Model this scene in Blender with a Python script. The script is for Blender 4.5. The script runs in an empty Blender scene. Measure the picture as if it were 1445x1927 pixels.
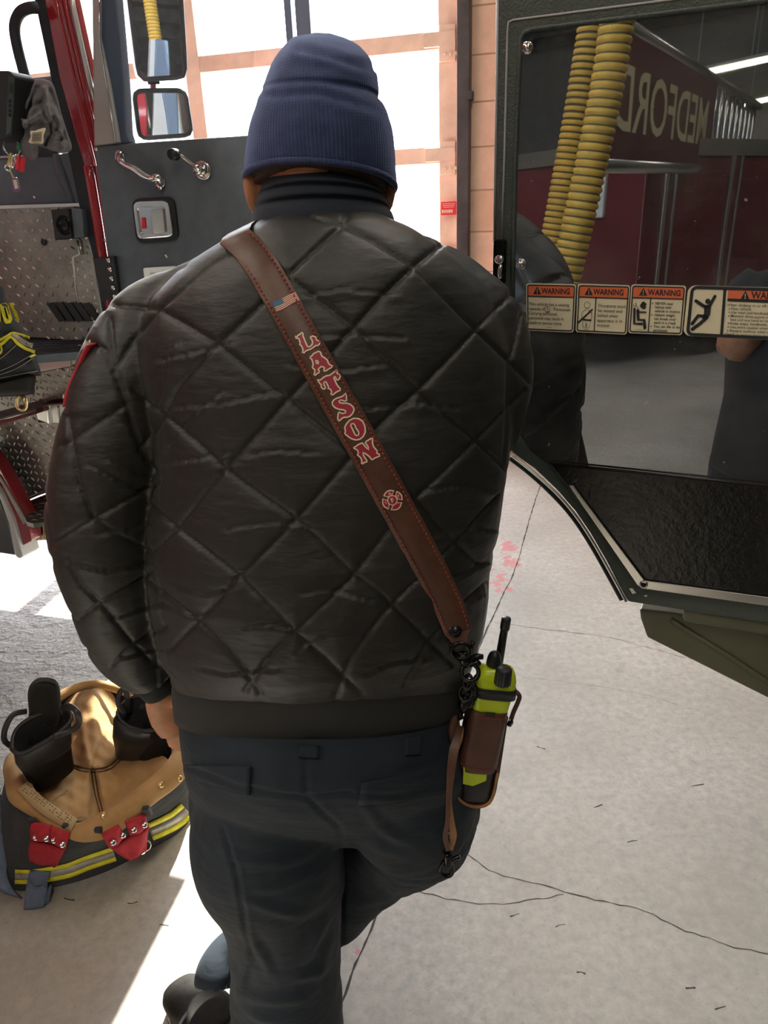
import bpy, bmesh, math, random
import numpy as np
from mathutils import Vector, Matrix
from mathutils.bvhtree import BVHTree
from mathutils.geometry import tessellate_polygon
random.seed(7); np.random.seed(7)
COL = bpy.context.scene.collection
V3 = lambda *a: np.array(a, float)
# ------------------------------------------------------------------ camera
H = 1.66; F = 1350.0; P = math.radians(22.5); R = math.radians(2.3); CX, CY = 722.5, 963.5
_r0 = V3(1, 0, 0); _u0 = V3(0, math.sin(P), math.cos(P)); FW = V3(0, math.cos(P), -math.sin(P))
RT = math.cos(R)*_r0 - math.sin(R)*_u0; UP = math.sin(R)*_r0 + math.cos(R)*_u0
CAM = V3(0, 0, H)
def ray(x, y): return FW + RT*(x-CX)/F - UP*(y-CY)/F
def atZ(x, y, z=0.0):
    d = ray(x, y); return CAM + d*((z-H)/d[2])
def atY(x, y, Y):
    d = ray(x, y); return CAM + d*(Y/d[1])
def dep(p): return float((np.asarray(p)-CAM) @ FW)
def proj(p):
    v = np.asarray(p, float)-CAM; z = v @ FW
    return CX + F*(v @ RT)/z, CY - F*(v @ UP)/z
class Plane:
    def __init__(s, o, e1, e2=(0, 0, 1)):
        s.o = np.asarray(o, float); s.e1 = np.asarray(e1, float)/np.linalg.norm(e1); s.e2 = np.asarray(e2, float)/np.linalg.norm(e2)
        n = np.cross(s.e1, s.e2); n /= np.linalg.norm(n)
        s.n = n if n @ (CAM-s.o) > 0 else -n            # faces the camera side
    def hit(s, x, y, off=0.0):
        d = ray(x, y); o = s.o+s.n*off; return CAM + d*(((o-CAM) @ s.n)/(d @ s.n))
    def off(s, k): return Plane(s.o+s.n*k, s.e1, s.e2)
    def uv(s, p): return (np.asarray(p)-s.o) @ s.e1, (np.asarray(p)-s.o) @ s.e2
    def at(s, u, v, k=0.0): return s.o+s.e1*u+s.e2*v+s.n*k
# ------------------------------------------------------------------ materials
def lin(r, g, b):
    f = lambda c: c/12.92 if c <= .04045 else ((c+.055)/1.055)**2.4
    return (f(r/255), f(g/255), f(b/255), 1)
class N:
    def __init__(s, name):
        s.m = bpy.data.materials.new(name); s.m.use_nodes = True; s.t = s.m.node_tree; s.t.nodes.clear()
        s.out = s.t.nodes.new('ShaderNodeOutputMaterial')
    def n(s, typ, ins=None, **kw):
        nd = s.t.nodes.new(typ)
        for k, v in kw.items(): setattr(nd, k, v)
        for k, v in (ins or {}).items(): s.set(nd, k, v)
        return nd
    def set(s, nd, k, v):
        if isinstance(v, bpy.types.NodeSocket): s.t.links.new(v, nd.inputs[k])
        else: nd.inputs[k].default_value = v
    def math(s, op, a, b=0.0, c=0.0, clamp=False):
        nd = s.n('ShaderNodeMath', {0: a, 1: b, 2: c}, operation=op); nd.use_clamp = clamp; return nd.outputs[0]
    def mix(s, fac, a, b):
        nd = s.n('ShaderNodeMix', data_type='RGBA'); s.set(nd, 0, fac); s.set(nd, 6, a); s.set(nd, 7, b); return nd.outputs[2]
    def noise(s, scale, detail=4, rough=.55, vec=None, out=0):
        nd = s.n('ShaderNodeTexNoise', {'Scale': scale, 'Detail': detail, 'Roughness': rough})
        if vec is not None: s.set(nd, 'Vector', vec)
        return nd.outputs[out]
    def ramp(s, fac, *stops):
        nd = s.n('ShaderNodeValToRGB', {0: fac}); e = nd.color_ramp.elements
        while len(e) < len(stops): e.new(.5)
        for el, (p, c) in zip(e, stops): el.position = p; el.color = c if len(c) == 4 else (*c, 1)
        return nd.outputs[0]
    def pos(s, kind='Object'): return s.n('ShaderNodeTexCoord').outputs[kind]
    def bsdf(s, **kw):
        b = s.n('ShaderNodeBsdfPrincipled')
        for k, v in kw.items(): s.set(b, k.replace('_', ' '), v)
        s.t.links.new(b.outputs[0], s.out.inputs[0]); return b
    def bump(s, h, strength=.3, dist=.01):
        return s.n('ShaderNodeBump', {'Strength': strength, 'Distance': dist, 'Height': h}).outputs[0]
def pm(name, col, rough=.5, metal=0.0, var=0.0, vscale=20, bump=0.0, bscale=200, bdist=.002, spec=.5, sheen=0.0, coat=0.0):
    k = N(name); co = k.pos(); c = col if len(col) == 4 else (*col, 1)
    base = c
    if var:
        f = k.noise(vscale, 5, .6, co)
        lo = tuple(x*(1-var) for x in c[:3])+(1,); hi = tuple(min(1, x*(1+var)) for x in c[:3])+(1,)
        base = k.ramp(f, (.3, lo), (.7, hi))
    b = k.bsdf(Base_Color=base, Roughness=rough, Metallic=metal)
    b.inputs['Specular IOR Level'].default_value = spec
    if sheen: b.inputs['Sheen Weight'].default_value = sheen; b.inputs['Sheen Roughness'].default_value = .4
    if coat: b.inputs['Coat Weight'].default_value = coat; b.inputs['Coat Roughness'].default_value = .08
    if bump: k.set(b, 'Normal', k.bump(k.noise(bscale, 4, .6, co), bump, bdist))
    return k.m
# ------------------------------------------------------------------ objects
def tag(o, label=None, cat=None, group=None, kind=None):
    if label: o['label'] = label
    if cat: o['category'] = cat
    if group: o['group'] = group
    if kind: o['kind'] = kind
    return o
def link(o, parent=None):
    COL.objects.link(o)
    if parent is not None:
        o.parent = parent; bpy.context.view_layer.update() if False else None
        m = Matrix.Identity(4); q = parent
        m = WORLD.get(parent.name, Matrix.Identity(4))
        o.matrix_parent_inverse = m.inverted()
    return o
WORLD = {}
def thing(name, loc, label, cat, group=None):
    o = bpy.data.objects.new(name, None); o.empty_display_size = .1; o.location = tuple(loc)
    COL.objects.link(o); WORLD[o.name] = Matrix.Translation(Vector(tuple(loc)))
    return tag(o, label, cat, group)
def obj(name, verts, faces, mat, parent=None, smooth=True, bevel=0.0, mats=None, midx=None, seg=2):
    me = bpy.data.meshes.new(name)
    me.from_pydata([tuple(map(float, v)) for v in verts], [], [tuple(int(i) for i in f) for f in faces])
    for m in (mats or [mat]): me.materials.append(m)
    if midx is not None: me.polygons.foreach_set('material_index', np.asarray(midx, np.int32))
    bm = bmesh.new(); bm.from_mesh(me); bmesh.ops.recalc_face_normals(bm, faces=bm.faces); bm.to_mesh(me); bm.free()
    if smooth: me.polygons.foreach_set('use_smooth', np.ones(len(me.polygons), bool))
    me.update()
    o = bpy.data.objects.new(name, me); link(o, parent); WORLD[o.name] = Matrix.Identity(4)
    if bevel:
        b = o.modifiers.new('bevel', 'BEVEL'); b.width = bevel; b.segments = seg; b.limit_method = 'ANGLE'; b.angle_limit = .6
        me.polygons.foreach_set('use_smooth', np.ones(len(me.polygons), bool))
        try:
            w = o.modifiers.new('wn', 'WEIGHTED_NORMAL'); w.keep_sharp = False
        except Exception: pass
    return o
class M:                                               # mesh collector
    def __init__(s): s.v = []; s.f = []; s.k = []
    def add(s, v, f, k=0):
        b = len(s.v); s.v += [np.asarray(p, float) for p in v]; s.f += [tuple(i+b for i in q) for q in f]; s.k += [k]*len(f); return s
    def build(s, name, mat, parent=None, smooth=True, bevel=0.0, mats=None, seg=2):
        return obj(name, s.v, s.f, mat, parent, smooth, bevel, mats, s.k if mats else None, seg)
def prism(pts, vec):                                    # polygon pushed along vec
    n = len(pts); pts = [np.asarray(p, float) for p in pts]; v = pts+[p+vec for p in pts]
    f = [tuple(range(n)), tuple(range(2*n-1, n-1, -1))]+[(i, (i+1) % n, n+(i+1) % n, n+i) for i in range(n)]
    return v, f
def box(c, ax, ay, az):                                 # half-vectors
    c, ax, ay, az = (np.asarray(q, float) for q in (c, ax, ay, az))
    v = [c+sx*ax+sy*ay+sz*az for sx in (-1, 1) for sy in (-1, 1) for sz in (-1, 1)]
    return v, [(0, 1, 3, 2), (4, 6, 7, 5), (0, 4, 5, 1), (2, 3, 7, 6), (0, 2, 6, 4), (1, 5, 7, 3)]
def loft(rings, cap=True, closed=True):
    n = len(rings[0]); v = [p for r in rings for p in r]; f = []
    for i in range(len(rings)-1):
        for j in range(n if closed else n-1):
            a = i*n+j; b = i*n+(j+1) % n; f.append((a, b, b+n, a+n))
    if cap and closed:
        f.append(tuple(range(n))); f.append(tuple(range((len(rings)-1)*n, len(rings)*n)))
    return v, f
def ell(c, a, b, n=28, e=1.0):
    out = []
    for i in range(n):
        t = 2*math.pi*i/n; ct, st = math.cos(t), math.sin(t)
        out.append(c + a*math.copysign(abs(ct)**e, ct) + b*math.copysign(abs(st)**e, st))
    return out
def catmull(pts, k):
    pts = np.asarray(pts, float)
    if k <= 1 or len(pts) < 3: return pts
    q = np.vstack([2*pts[0]-pts[1], pts, 2*pts[-1]-pts[-2]]); out = []
    for i in range(1, len(q)-2):
        p0, p1, p2, p3 = q[i-1:i+3]
        for j in range(k):
            t = j/k
            out.append(.5*((2*p1)+(-p0+p2)*t+(2*p0-5*p1+4*p2-p3)*t*t+(-p0+3*p1-3*p2+p3)*t**3))
    out.append(pts[-1]); return np.array(out)
def tube(c, r, n=14, k=4, ratio=1.0, cap=True, view=None):
    """tube through centres c with radii r; ratio squashes it along the view"""
    c = np.asarray(c, float); r = np.broadcast_to(np.asarray(r, float), (len(c),))
    q = catmull(np.hstack([c, r[:, None]]), k); c = q[:, :3]; r = np.maximum(q[:, 3], 1e-4)
    rings = []; prev = None
    for i in range(len(c)):
        t = c[min(i+1, len(c)-1)]-c[max(i-1, 0)]; t = t/(np.linalg.norm(t)+1e-12)
        vd = (c[i]-CAM) if view is None else np.asarray(view, float)
        e1 = np.cross(t, vd)
        if prev is not None and (np.linalg.norm(e1) < .15*np.linalg.norm(vd)):
            e1 = prev-t*(prev @ t)
        if np.linalg.norm(e1) < 1e-6: e1 = np.cross(t, V3(.3, .5, .8))
        e1 /= np.linalg.norm(e1)
        if prev is not None and e1 @ prev < 0: e1 = -e1
        prev = e1; e2 = np.cross(t, e1)
        rings.append(ell(c[i], e1*r[i], e2*r[i]*ratio, n))
    return loft(rings, cap)
def ptube(path, n=14, k=4, ratio=1.0):                  # (x, y, Y, radius in pixels)
    c = [atY(x, y, Y) for x, y, Y, r in path]
    return tube(c, [q[3]*dep(p)/F for p, q in zip(c, path)], n, k, ratio)
def disc(c, nrm, r, h, n=20, r2=None):                  # short cylinder standing on c along nrm
    nrm = np.asarray(nrm, float)/np.linalg.norm(nrm); a = np.cross(nrm, V3(.31, .2, .93)); a /= np.linalg.norm(a); b = np.cross(nrm, a)
    r2 = r if r2 is None else r2
    return loft([ell(c, a*r, b*r, n), ell(c+nrm*h*.7, a*r, b*r, n), ell(c+nrm*h, a*r2*.85, b*r2*.85, n)])
def torus(c, nrm, Rr, r, n=22, m=8, sx=1.0):
    nrm = np.asarray(nrm, float)/np.linalg.norm(nrm); a = np.cross(nrm, V3(.1, .25, .96)); a /= np.linalg.norm(a); b = np.cross(nrm, a)
    rings = []
    for i in range(n+1):
        t = 2*math.pi*i/n; d = a*math.cos(t)*sx+b*math.sin(t); cc = c+d*Rr; dd = d/np.linalg.norm(d)
        rings.append([cc+dd*r*math.cos(s)+nrm*r*math.sin(s) for s in np.arange(m)*2*math.pi/m])
    return loft(rings, False)
def sphere(c, rx, ry=None, rz=None, n=16, m=10):
    ry = rx if ry is None else ry; rz = rx if rz is None else rz
    rings = [ell(np.asarray(c)+V3(0, 0, rz*math.cos(t)), V3(rx, 0, 0)*math.sin(t), V3(0, ry, 0)*math.sin(t), n) for t in np.linspace(.06, math.pi-.06, m)]
    return loft(rings)
def fuse(parts, voxel=.006, smooth=6, fac=.5):
    """one closed skin over overlapping closed shapes"""
    m = M()
    for v, f in parts: m.add(v, f)
    me = bpy.data.meshes.new('tmp'); me.from_pydata([tuple(p) for p in m.v], [], m.f)
    bm = bmesh.new(); bm.from_mesh(me); bmesh.ops.recalc_face_normals(bm, faces=bm.faces); bm.to_mesh(me); bm.free()
    o = bpy.data.objects.new('tmp', me); COL.objects.link(o)
    r = o.modifiers.new('r', 'REMESH'); r.mode = 'VOXEL'; r.voxel_size = voxel
    if smooth:
        s = o.modifiers.new('s', 'SMOOTH'); s.iterations = smooth; s.factor = fac
    dg = bpy.context.evaluated_depsgraph_get(); e = o.evaluated_get(dg); q = e.to_mesh()
    n = len(q.vertices); v = np.empty(n*3); q.vertices.foreach_get('co', v); v = v.reshape(-1, 3)
    f = [tuple(p.vertices) for p in q.polygons]; nm = np.empty(n*3); q.vertices.foreach_get('normal', nm)
    e.to_mesh_clear(); bpy.data.objects.remove(o); bpy.data.meshes.remove(me)
    return v, f, nm.reshape(-1, 3)
def slab(name, px, pl, th, mat, parent=None, off=0.0, bevel=.0, smooth=False):
    pts = [pl.hit(x, y, off) for x, y in px]
    v, f = prism(pts, -pl.n*th); return obj(name, v, f, mat, parent, smooth, bevel)
def slabs(px, pl, th, off=0.0): return prism([pl.hit(x, y, off) for x, y in px], -pl.n*th)
def ring_px(L, Rr, yb, Yc, Yb, n=48, e=.92, xb=None):
    l, r = atY(*L, Yc), atY(*Rr, Yc); c = (l+r)/2; a = (r-l)/2
    b = atY((L[0]+Rr[0])/2 if xb is None else xb, yb, Yb)-c
    return ell(c, a, b, n, e)
def resample(poly, m, smooth=True):
    p = np.asarray(poly, float); q = np.vstack([p, p[:1]])
    if smooth:
        q = np.vstack([p[-1:], p, p[:2]]); out = []
        for i in range(1, len(q)-2):
            p0, p1, p2, p3 = q[i-1:i+3]
            for t in np.arange(6)/6: out.append(.5*((2*p1)+(-p0+p2)*t+(2*p0-5*p1+4*p2-p3)*t*t+(-p0+3*p1-3*p2+p3)*t**3))
        q = np.array(out+[out[0]])
    d = np.concatenate([[0], np.cumsum(np.linalg.norm(np.diff(q, axis=0), axis=1))])
    s = np.linspace(0, d[-1], m, endpoint=False)
    return np.stack([np.interp(s, d, q[:, k]) for k in (0, 1)], 1)
def pillow(poly, base, thick, center=None, m=72, K=9, back=.5, fold=None, smooth=True, power=.5):
    """stuffed shape: traced outline, base(x, y) -> point in space, bulging to the viewer"""
    o = resample(poly, m, smooth); c = o.mean(0) if center is None else np.asarray(center, float)
    ts = np.linspace(0, 1, K+1)[1:]; v = []; f = []
    for side in (1, -1):
        b0 = len(v); pts = [c]+[c+(p-c)*t for t in ts for p in o]; rr = [0]+[t for t in ts for _ in o]
        for (x, y), t in zip(pts, rr):
            p = base(x, y); d = CAM-p; d /= np.linalg.norm(d)
            h = thick*max(0, 1-t*t)**power*(1 if side > 0 else -back)
            if fold and side > 0: h += fold(x, y)*max(0, 1-t**6)
            v.append(p+d*h)
        for j in range(m): f.append((b0, b0+1+j, b0+1+(j+1) % m))
        for i in range(K-1):
            for j in range(m):
                a = b0+1+i*m+j; b = b0+1+i*m+(j+1) % m; f.append((a, b, b+m, a+m))
    n1 = 1+K*m
    for j in range(m):
        a = 1+(K-1)*m+j; b = 1+(K-1)*m+(j+1) % m; f.append((a, b, b+n1, a+n1))
    return v, f
def strip(px, width_px, base, th=.002, n=None):         # band laid on base(x, y)
    p = np.asarray(px, float); v = []; f = []; w = np.broadcast_to(np.asarray(width_px, float), (len(p),))
    for i in range(len(p)):
        t = p[min(i+1, len(p)-1)]-p[max(i-1, 0)]; t /= np.linalg.norm(t)+1e-9; nn = np.array([-t[1], t[0]])*w[i]/2
        for q in (p[i]+nn, p[i]-nn):
            s = base(*q); d = CAM-s; d /= np.linalg.norm(d); v += [s+d*th, s-d*th*.5]
    for i in range(len(p)-1):
        a = 4*i; f += [(a, a+4, a+6, a+2), (a+1, a+3, a+7, a+5), (a, a+1, a+5, a+4), (a+2, a+6, a+7, a+3)]
    f += [(0, 2, 3, 1), (4*len(p)-4, 4*len(p)-3, 4*len(p)-1, 4*len(p)-2)]
    return v, f
_fc = {}
def glyphs(text, bold=0.0):
    """flat text outline mesh, cap height about 0.69, from the built-in font"""
    key = (text, bold)
    if key not in _fc:
        cu = bpy.data.curves.new('t', 'FONT'); cu.body = text; cu.offset = bold; cu.resolution_u = 3
        o = bpy.data.objects.new('t', cu); COL.objects.link(o); dg = bpy.context.evaluated_depsgraph_get(); e = o.evaluated_get(dg); me = e.to_mesh()
        _fc[key] = ([tuple(v.co[:2]) for v in me.vertices], [tuple(p.vertices) for p in me.polygons]); e.to_mesh_clear()
        bpy.data.objects.remove(o); bpy.data.curves.remove(cu)
    return _fc[key]
def fill(loops):                                        # polygon with holes -> triangles
    tri = tessellate_polygon([[Vector((x, y, 0)) for x, y in l] for l in loops])
    return [p for l in loops for p in l], [tuple(t) for t in tri]
LAMP_W = 45; EXPO = 0.55
# ------------------------------------------------------------------ materials of the place
def m_floor():
    k = N('concrete'); co = k.pos()
    big = k.noise(1.3, 6, .62, co); fine = k.noise(38, 6, .7, co); spk = k.noise(160, 2, .5, co); blot = k.noise(3.1, 4, .6, co)
    c = k.ramp(big, (.3, (.36, .33, .29)), (.5, (.47, .435, .39)), (.7, (.60, .56, .51)))
    c = k.mix(k.ramp(fine, (.35, (.0, .0, .0)), (.7, (.75, .75, .75))), c, (.30, .28, .26, 1))
    c = k.mix(k.ramp(spk, (.66, (0, 0, 0)), (.74, (.6, .6, .6))), c, (.17, .16, .15, 1))
    c = k.mix(k.ramp(blot, (.62, (0, 0, 0)), (.72, (.45, .45, .45))), c, (.24, .23, .225, 1))
    sep = k.n('ShaderNodeSeparateXYZ', {0: co}); X, Y = sep.outputs[0], sep.outputs[1]
    pn = k.noise(22, 5, .7, co)
    mask = None
    for (px, py), r in (((957, 1030), .10), ((962, 1058), .085), ((943, 1085), .07), ((935, 1103), .06), ((955, 1105), .05), ((660, 1835), .012), ((672, 1793), .010)):
        g = atZ(px, py); d = k.math('SQRT', k.math('ADD', k.math('POWER', k.math('SUBTRACT', X, g[0]), 2.0), k.math('POWER', k.math('MULTIPLY', k.math('SUBTRACT', Y, g[1]), .55), 2.0)))
        q = k.math('SUBTRACT', 1.0, k.math('DIVIDE', d, r), clamp=True); mask = q if mask is None else k.math('MAXIMUM', mask, q)
    pink = k.math('MULTIPLY', k.math('MULTIPLY', k.math('GREATER_THAN', k.math('ADD', mask, k.math('MULTIPLY', k.math('SUBTRACT', pn, .5), 3.2)), .62), k.math('GREATER_THAN', mask, .05)), .7)
    c = k.mix(pink, c, (.56, .16, .17, 1))
    # worn, pitted area to the left
    g = atZ(70, 1260); d = k.math('SQRT', k.math('ADD', k.math('POWER', k.math('SUBTRACT', X, g[0]), 2.0), k.math('POWER', k.math('SUBTRACT', Y, g[1]), 2.0)))
    worn = k.math('SUBTRACT', 1.15, d, clamp=True)
    vor = k.n('ShaderNodeTexVoronoi', {'Vector': co, 'Scale': 55}).outputs[0]
    pit = k.math('MULTIPLY', k.math('MULTIPLY', k.noise(70, 6, .75, co), worn), 1.0)
    c = k.mix(k.math('MULTIPLY', worn, .35), c, (.27, .265, .26, 1))
    h = k.math('ADD', k.math('MULTIPLY', fine, .25), k.math('MULTIPLY', k.math('ADD', pit, k.math('MULTIPLY', k.math('MULTIPLY', vor, worn), .8)), k.math('MULTIPLY', k.ramp(k.noise(11, 4, .6, co), (.40, (.12, .12, .12)), (.62, (1, 1, 1))), 5.0)))
    b = k.bsdf(Base_Color=c, Roughness=k.ramp(big, (.3, (.55, .55, .55)), (.7, (.75, .75, .75)))); b.inputs['Specular IOR Level'].default_value = .35
    k.set(b, 'Normal', k.bump(h, .5, .006)); return k.m
def m_block():
    k = N('painted_block'); co = k.pos()
    m = k.n('ShaderNodeMapping', {'Vector': co, 'Rotation': (math.pi/2, 0, 0)}).outputs[0]
    br = k.n('ShaderNodeTexBrick', {'Vector': m, 'Color1': (.74, .46, .33, 1), 'Color2': (.80, .52, .39, 1), 'Mortar': (.40, .24, .17, 1), 'Scale': 1.0,
             'Mortar Size': .006, 'Mortar Smooth': .3, 'Brick Width': .52, 'Row Height': .255})
    c = k.mix(k.ramp(k.noise(9, 6, .7, co), (.35, (0, 0, 0)), (.75, (.5, .5, .5))), br.outputs[0], (.48, .30, .22, 1))
    b = k.bsdf(Base_Color=c, Roughness=.75)
    k.set(b, 'Normal', k.bump(k.math('ADD', k.math('MULTIPLY', br.outputs[1], -1.0), k.math('MULTIPLY', k.noise(60, 6, .7, co), .35)), .5, .006)); return k.m
def m_glass():
    k = N('clear_glass'); tr = k.n('ShaderNodeBsdfTransparent', {0: (.95, .97, .97, 1)}); gl = k.n('ShaderNodeBsdfGlossy', {'Roughness': .02})
    mx = k.n('ShaderNodeMixShader', {0: .06}); k.t.links.new(tr.outputs[0], mx.inputs[1]); k.t.links.new(gl.outputs[0], mx.inputs[2])
    k.t.links.new(mx.outputs[0], k.out.inputs[0]); return k.m
def m_steel_panel():
    k = N('scuffed_polished_steel'); co = k.pos()
    mp = k.n('ShaderNodeMapping', {'Vector': co, 'Scale': (3, 3, 120)}).outputs[0]
    brush = k.noise(3.0, 5, .7, mp); dust = k.noise(240, 3, .7, co); blot = k.noise(7, 6, .7, co)
    base = k.bsdf(Base_Color=(.34, .37, .41, 1), Metallic=1.0, Roughness=k.ramp(blot, (.3, (.004, .004, .004)), (.75, (.022, .022, .022))))
    k.set(base, 'Normal', k.bump(k.noise(5.0, 2, .5, co), .010, .004))
    du = k.n('ShaderNodeBsdfDiffuse', {0: (.42, .41, .38, 1)})
    f = k.math('ADD', k.math('MULTIPLY', k.ramp(dust, (.60, (0, 0, 0)), (.78, (1, 1, 1))), .16), k.math('MULTIPLY', k.ramp(blot, (.42, (0, 0, 0)), (.8, (1, 1, 1))), .12))
    f = k.math('ADD', f, .025)
    sp = k.math('ADD', k.math('MULTIPLY', k.math('GREATER_THAN', k.noise(75, 2, .5, co), .75), .4), k.math('MULTIPLY', k.ramp(brush, (.55, (0, 0, 0)), (.8, (1, 1, 1))), .07))
    f = k.math('ADD', f, sp, clamp=True)
    mx = k.n('ShaderNodeMixShader', {0: f}); k.t.links.new(base.outputs[0], mx.inputs[1]); k.t.links.new(du.outputs[0], mx.inputs[2])
    k.t.links.new(mx.outputs[0], k.out.inputs[0]); return k.m
def m_knit():
    k = N('navy_rib_knit'); co = k.pos()
    sep = k.n('ShaderNodeSeparateXYZ', {0: co}); hc = atY(600, 260, 1.09)
    ang = k.math('ARCTAN2', k.math('SUBTRACT', sep.outputs[1], float(hc[1])), k.math('SUBTRACT', sep.outputs[0], float(hc[0])))
    rib = k.math('SINE', k.math('MULTIPLY', ang, 150.0)); row = k.math('SINE', k.math('MULTIPLY', sep.outputs[2], 1700.0))
    h = k.math('ADD', k.math('MULTIPLY', rib, .5), k.math('MULTIPLY', row, .12))
    c = k.ramp(k.noise(60, 4, .6, co), (.3, (.020, .032, .095)), (.7, (.038, .056, .145)))
    b = k.bsdf(Base_Color=c, Roughness=.85); b.inputs['Sheen Weight'].default_value = .35; b.inputs['Sheen Tint'].default_value = (.45, .55, 1, 1)
    k.set(b, 'Normal', k.bump(h, .32, .0016)); return k.m
def m_fabric(name, c1, c2, rough, weave=900, sheen=.1, wr=.25, spec=.4):
    k = N(name); co = k.pos(); w = k.noise(weave, 2, .5, co); n2 = k.noise(9, 5, .6, co)
    mp = k.n('ShaderNodeMapping', {'Vector': co, 'Scale': (13, 13, 44)}).outputs[0]
    wrk = k.noise(1.0, 3, .5, mp)
    c = k.ramp(n2, (.3, c1), (.7, c2)); b = k.bsdf(Base_Color=c, Roughness=rough); b.inputs['Specular IOR Level'].default_value = spec
    b.inputs['Sheen Weight'].default_value = sheen
    k.set(b, 'Normal', k.bump(k.math('ADD', k.math('MULTIPLY', w, .06), wrk), wr, .012)); return k.m
def m_leather():
    k = N('oiled_brown_leather'); co = k.pos()
    c = k.ramp(k.noise(26, 6, .65, co), (.3, (.062, .026, .016)), (.55, (.094, .040, .024)), (.8, (.135, .060, .036)))
    b = k.bsdf(Base_Color=c, Roughness=k.ramp(k.noise(40, 5, .6, co), (.3, (.34, .34, .34)), (.7, (.5, .5, .5)))); b.inputs['Specular IOR Level'].default_value = .5
    k.set(b, 'Normal', k.bump(k.noise(420, 5, .65, co), .22, .0015)); return k.m
FLOOR = m_floor(); BLOCK = m_block(); GLASS = m_glass(); STEEL = m_steel_panel(); KNIT = m_knit(); LEATHER = m_leather()
NYLON = m_fabric('black_nylon', (.012, .011, .010), (.020, .0185, .017), .46, 1400, .05, .30, .45)
RIBBED = pm('black_rib_knit', (.013, .013, .014), .85, sheen=.06, bump=.3, bscale=600)
TROUSER = m_fabric('dark_navy_twill', (.013, .019, .029), (.021, .030, .044), .78, 1200, .04, .30, .3)
COLLAR = pm('dark_blue_fleece', (.014, .020, .033), .9, sheen=.08, bump=.3, bscale=500)
SKIN = pm('skin', (.52, .235, .125), .5, var=.18, vscale=30, bump=.15, bscale=350)
HAIR = pm('brown_hair', (.06, .035, .022), .6, var=.4, vscale=200, bump=.5, bscale=500)
TAN = m_fabric('tan_canvas', (.36, .20, .075), (.52, .31, .13), .85, 700, .1, .45)
SHELL = m_fabric('charcoal_canvas', (.020, .022, .026), (.042, .044, .048), .8, 700, .1, .35)
NAVYC = m_fabric('faded_navy_canvas', (.022, .028, .037), (.050, .060, .072), .85, 700, .1, .35)
RUBBER = pm('black_rubber', (.028, .029, .031), .36, var=.3, vscale=30, bump=.25, bscale=120)
BOOTM = pm('worn_black_boot_leather', (.017, .015, .013), .72, var=.45, vscale=25, bump=.3, bscale=160, spec=.2)
FELT = pm('dark_lining', (.016, .015, .014), .95, bump=.4, bscale=300)
REDWEB = pm('red_webbing', (.42, .018, .03), .8, var=.2, vscale=60, bump=.5, bscale=500)
BLUEWEB = pm('blue_grey_webbing', (.13, .17, .25), .8, var=.15, vscale=60, bump=.5, bscale=500)
YELLOWT = pm('yellow_trim', (.72, .66, .03), .6, var=.2, vscale=40, bump=.2, bscale=400)
SILVERT = pm('silver_trim', (.36, .34, .30), .45, var=.2, vscale=40, metal=.2)
REDPAINT = pm('red_paint', (.33, .012, .022), .22, coat=1.0, var=.05)
DARKRED = pm('dark_red_paint', (.13, .013, .020), .3, coat=.6, var=.1)
GREYVINYL = pm('dark_grey_textured_paint', (.115, .140, .168), .52, bump=.35, bscale=420, bdist=.0015, var=.12)
SILVERGREY = pm('grey_satin_paint', (.42, .41, .41), .45, bump=.15, bscale=420)
BLACKP = pm('black_plastic', (.013, .014, .016), .42, bump=.1, bscale=300)
BLACKM = pm('black_metal', (.018, .019, .02), .25, metal=.75)
SEAL = pm('rubber_seal', (.014, .018, .022), .6)
CHROME = pm('chrome', (.82, .82, .82), .07, metal=1.0)
ALU = pm('brushed_aluminium', (.62, .60, .56), .28, metal=1.0, bump=.1, bscale=90)
TREADTOP = pm('worn_tread_highlight', (.80, .76, .70), .30, metal=1.0)  # worn lozenge tops, made lighter to put their highlights into the colour
TREADM = pm('tread_plate_metal', (.30, .285, .26), .45, metal=1.0, var=.25, vscale=7, bump=.12, bscale=60)
MIRROR = pm('mirror_glass', (.82, .84, .86), .015, metal=1.0)
WHITEP = pm('pale_plastic', (.62, .64, .63), .35)
DOORPAINT = pm('dark_olive_textured_paint', (.052, .066, .058), .45, bump=.55, bscale=260, bdist=.003, var=.1)
OLIVE = pm('olive_satin_paint', (.085, .086, .050), .42, bump=.2, bscale=200, var=.15, vscale=6)
PAD = None
def m_pad():
    k = N('black_vinyl_pad'); co = k.pos(); b = k.bsdf(Base_Color=(.007, .0065, .0065, 1), Roughness=.24)
    k.set(b, 'Normal', k.bump(k.math('ADD', k.noise(90, 4, .6, co), k.math('MULTIPLY', k.noise(9, 3, .6, co), 1.6)), .22, .004)); return k.m
PAD = m_pad()
CREAM = pm('cream_vinyl', (.72, .64, .46), .5)
ORANGE = pm('orange_vinyl', (.70, .15, .06), .5)
INK = pm('black_ink', (.012, .013, .018), .6)
DECALW = pm('cream_letter_edge', (.80, .66, .46), .5)
DECALR = pm('crimson_letter_fill', (.36, .018, .05), .45)
DECALB = pm('flag_blue', (.03, .10, .20), .5)
THREAD = pm('red_thread', (.30, .035, .03), .7)
EDGETAN = pm('tan_leather_edge', (.34, .16, .06), .6, var=.2)
LIME = pm('lime_yellow_plastic', (.50, .62, .015), .35, bump=.05)
TANPAINT = pm('tan_painted_wood', (.80, .60, .48), .6, var=.18, vscale=5)
DARKPOST = pm('dark_steel_post', (.055, .048, .05), .5, var=.5, vscale=6, metal=.2)
BLUEPOST = pm('blue_grey_steel', (.07, .10, .16), .4)
SIGNRED = pm('sign_red', (.75, .03, .05), .4)
HOSEY = pm('yellow_hose', (.88, .54, .085), .5, var=.15, vscale=25)
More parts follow.
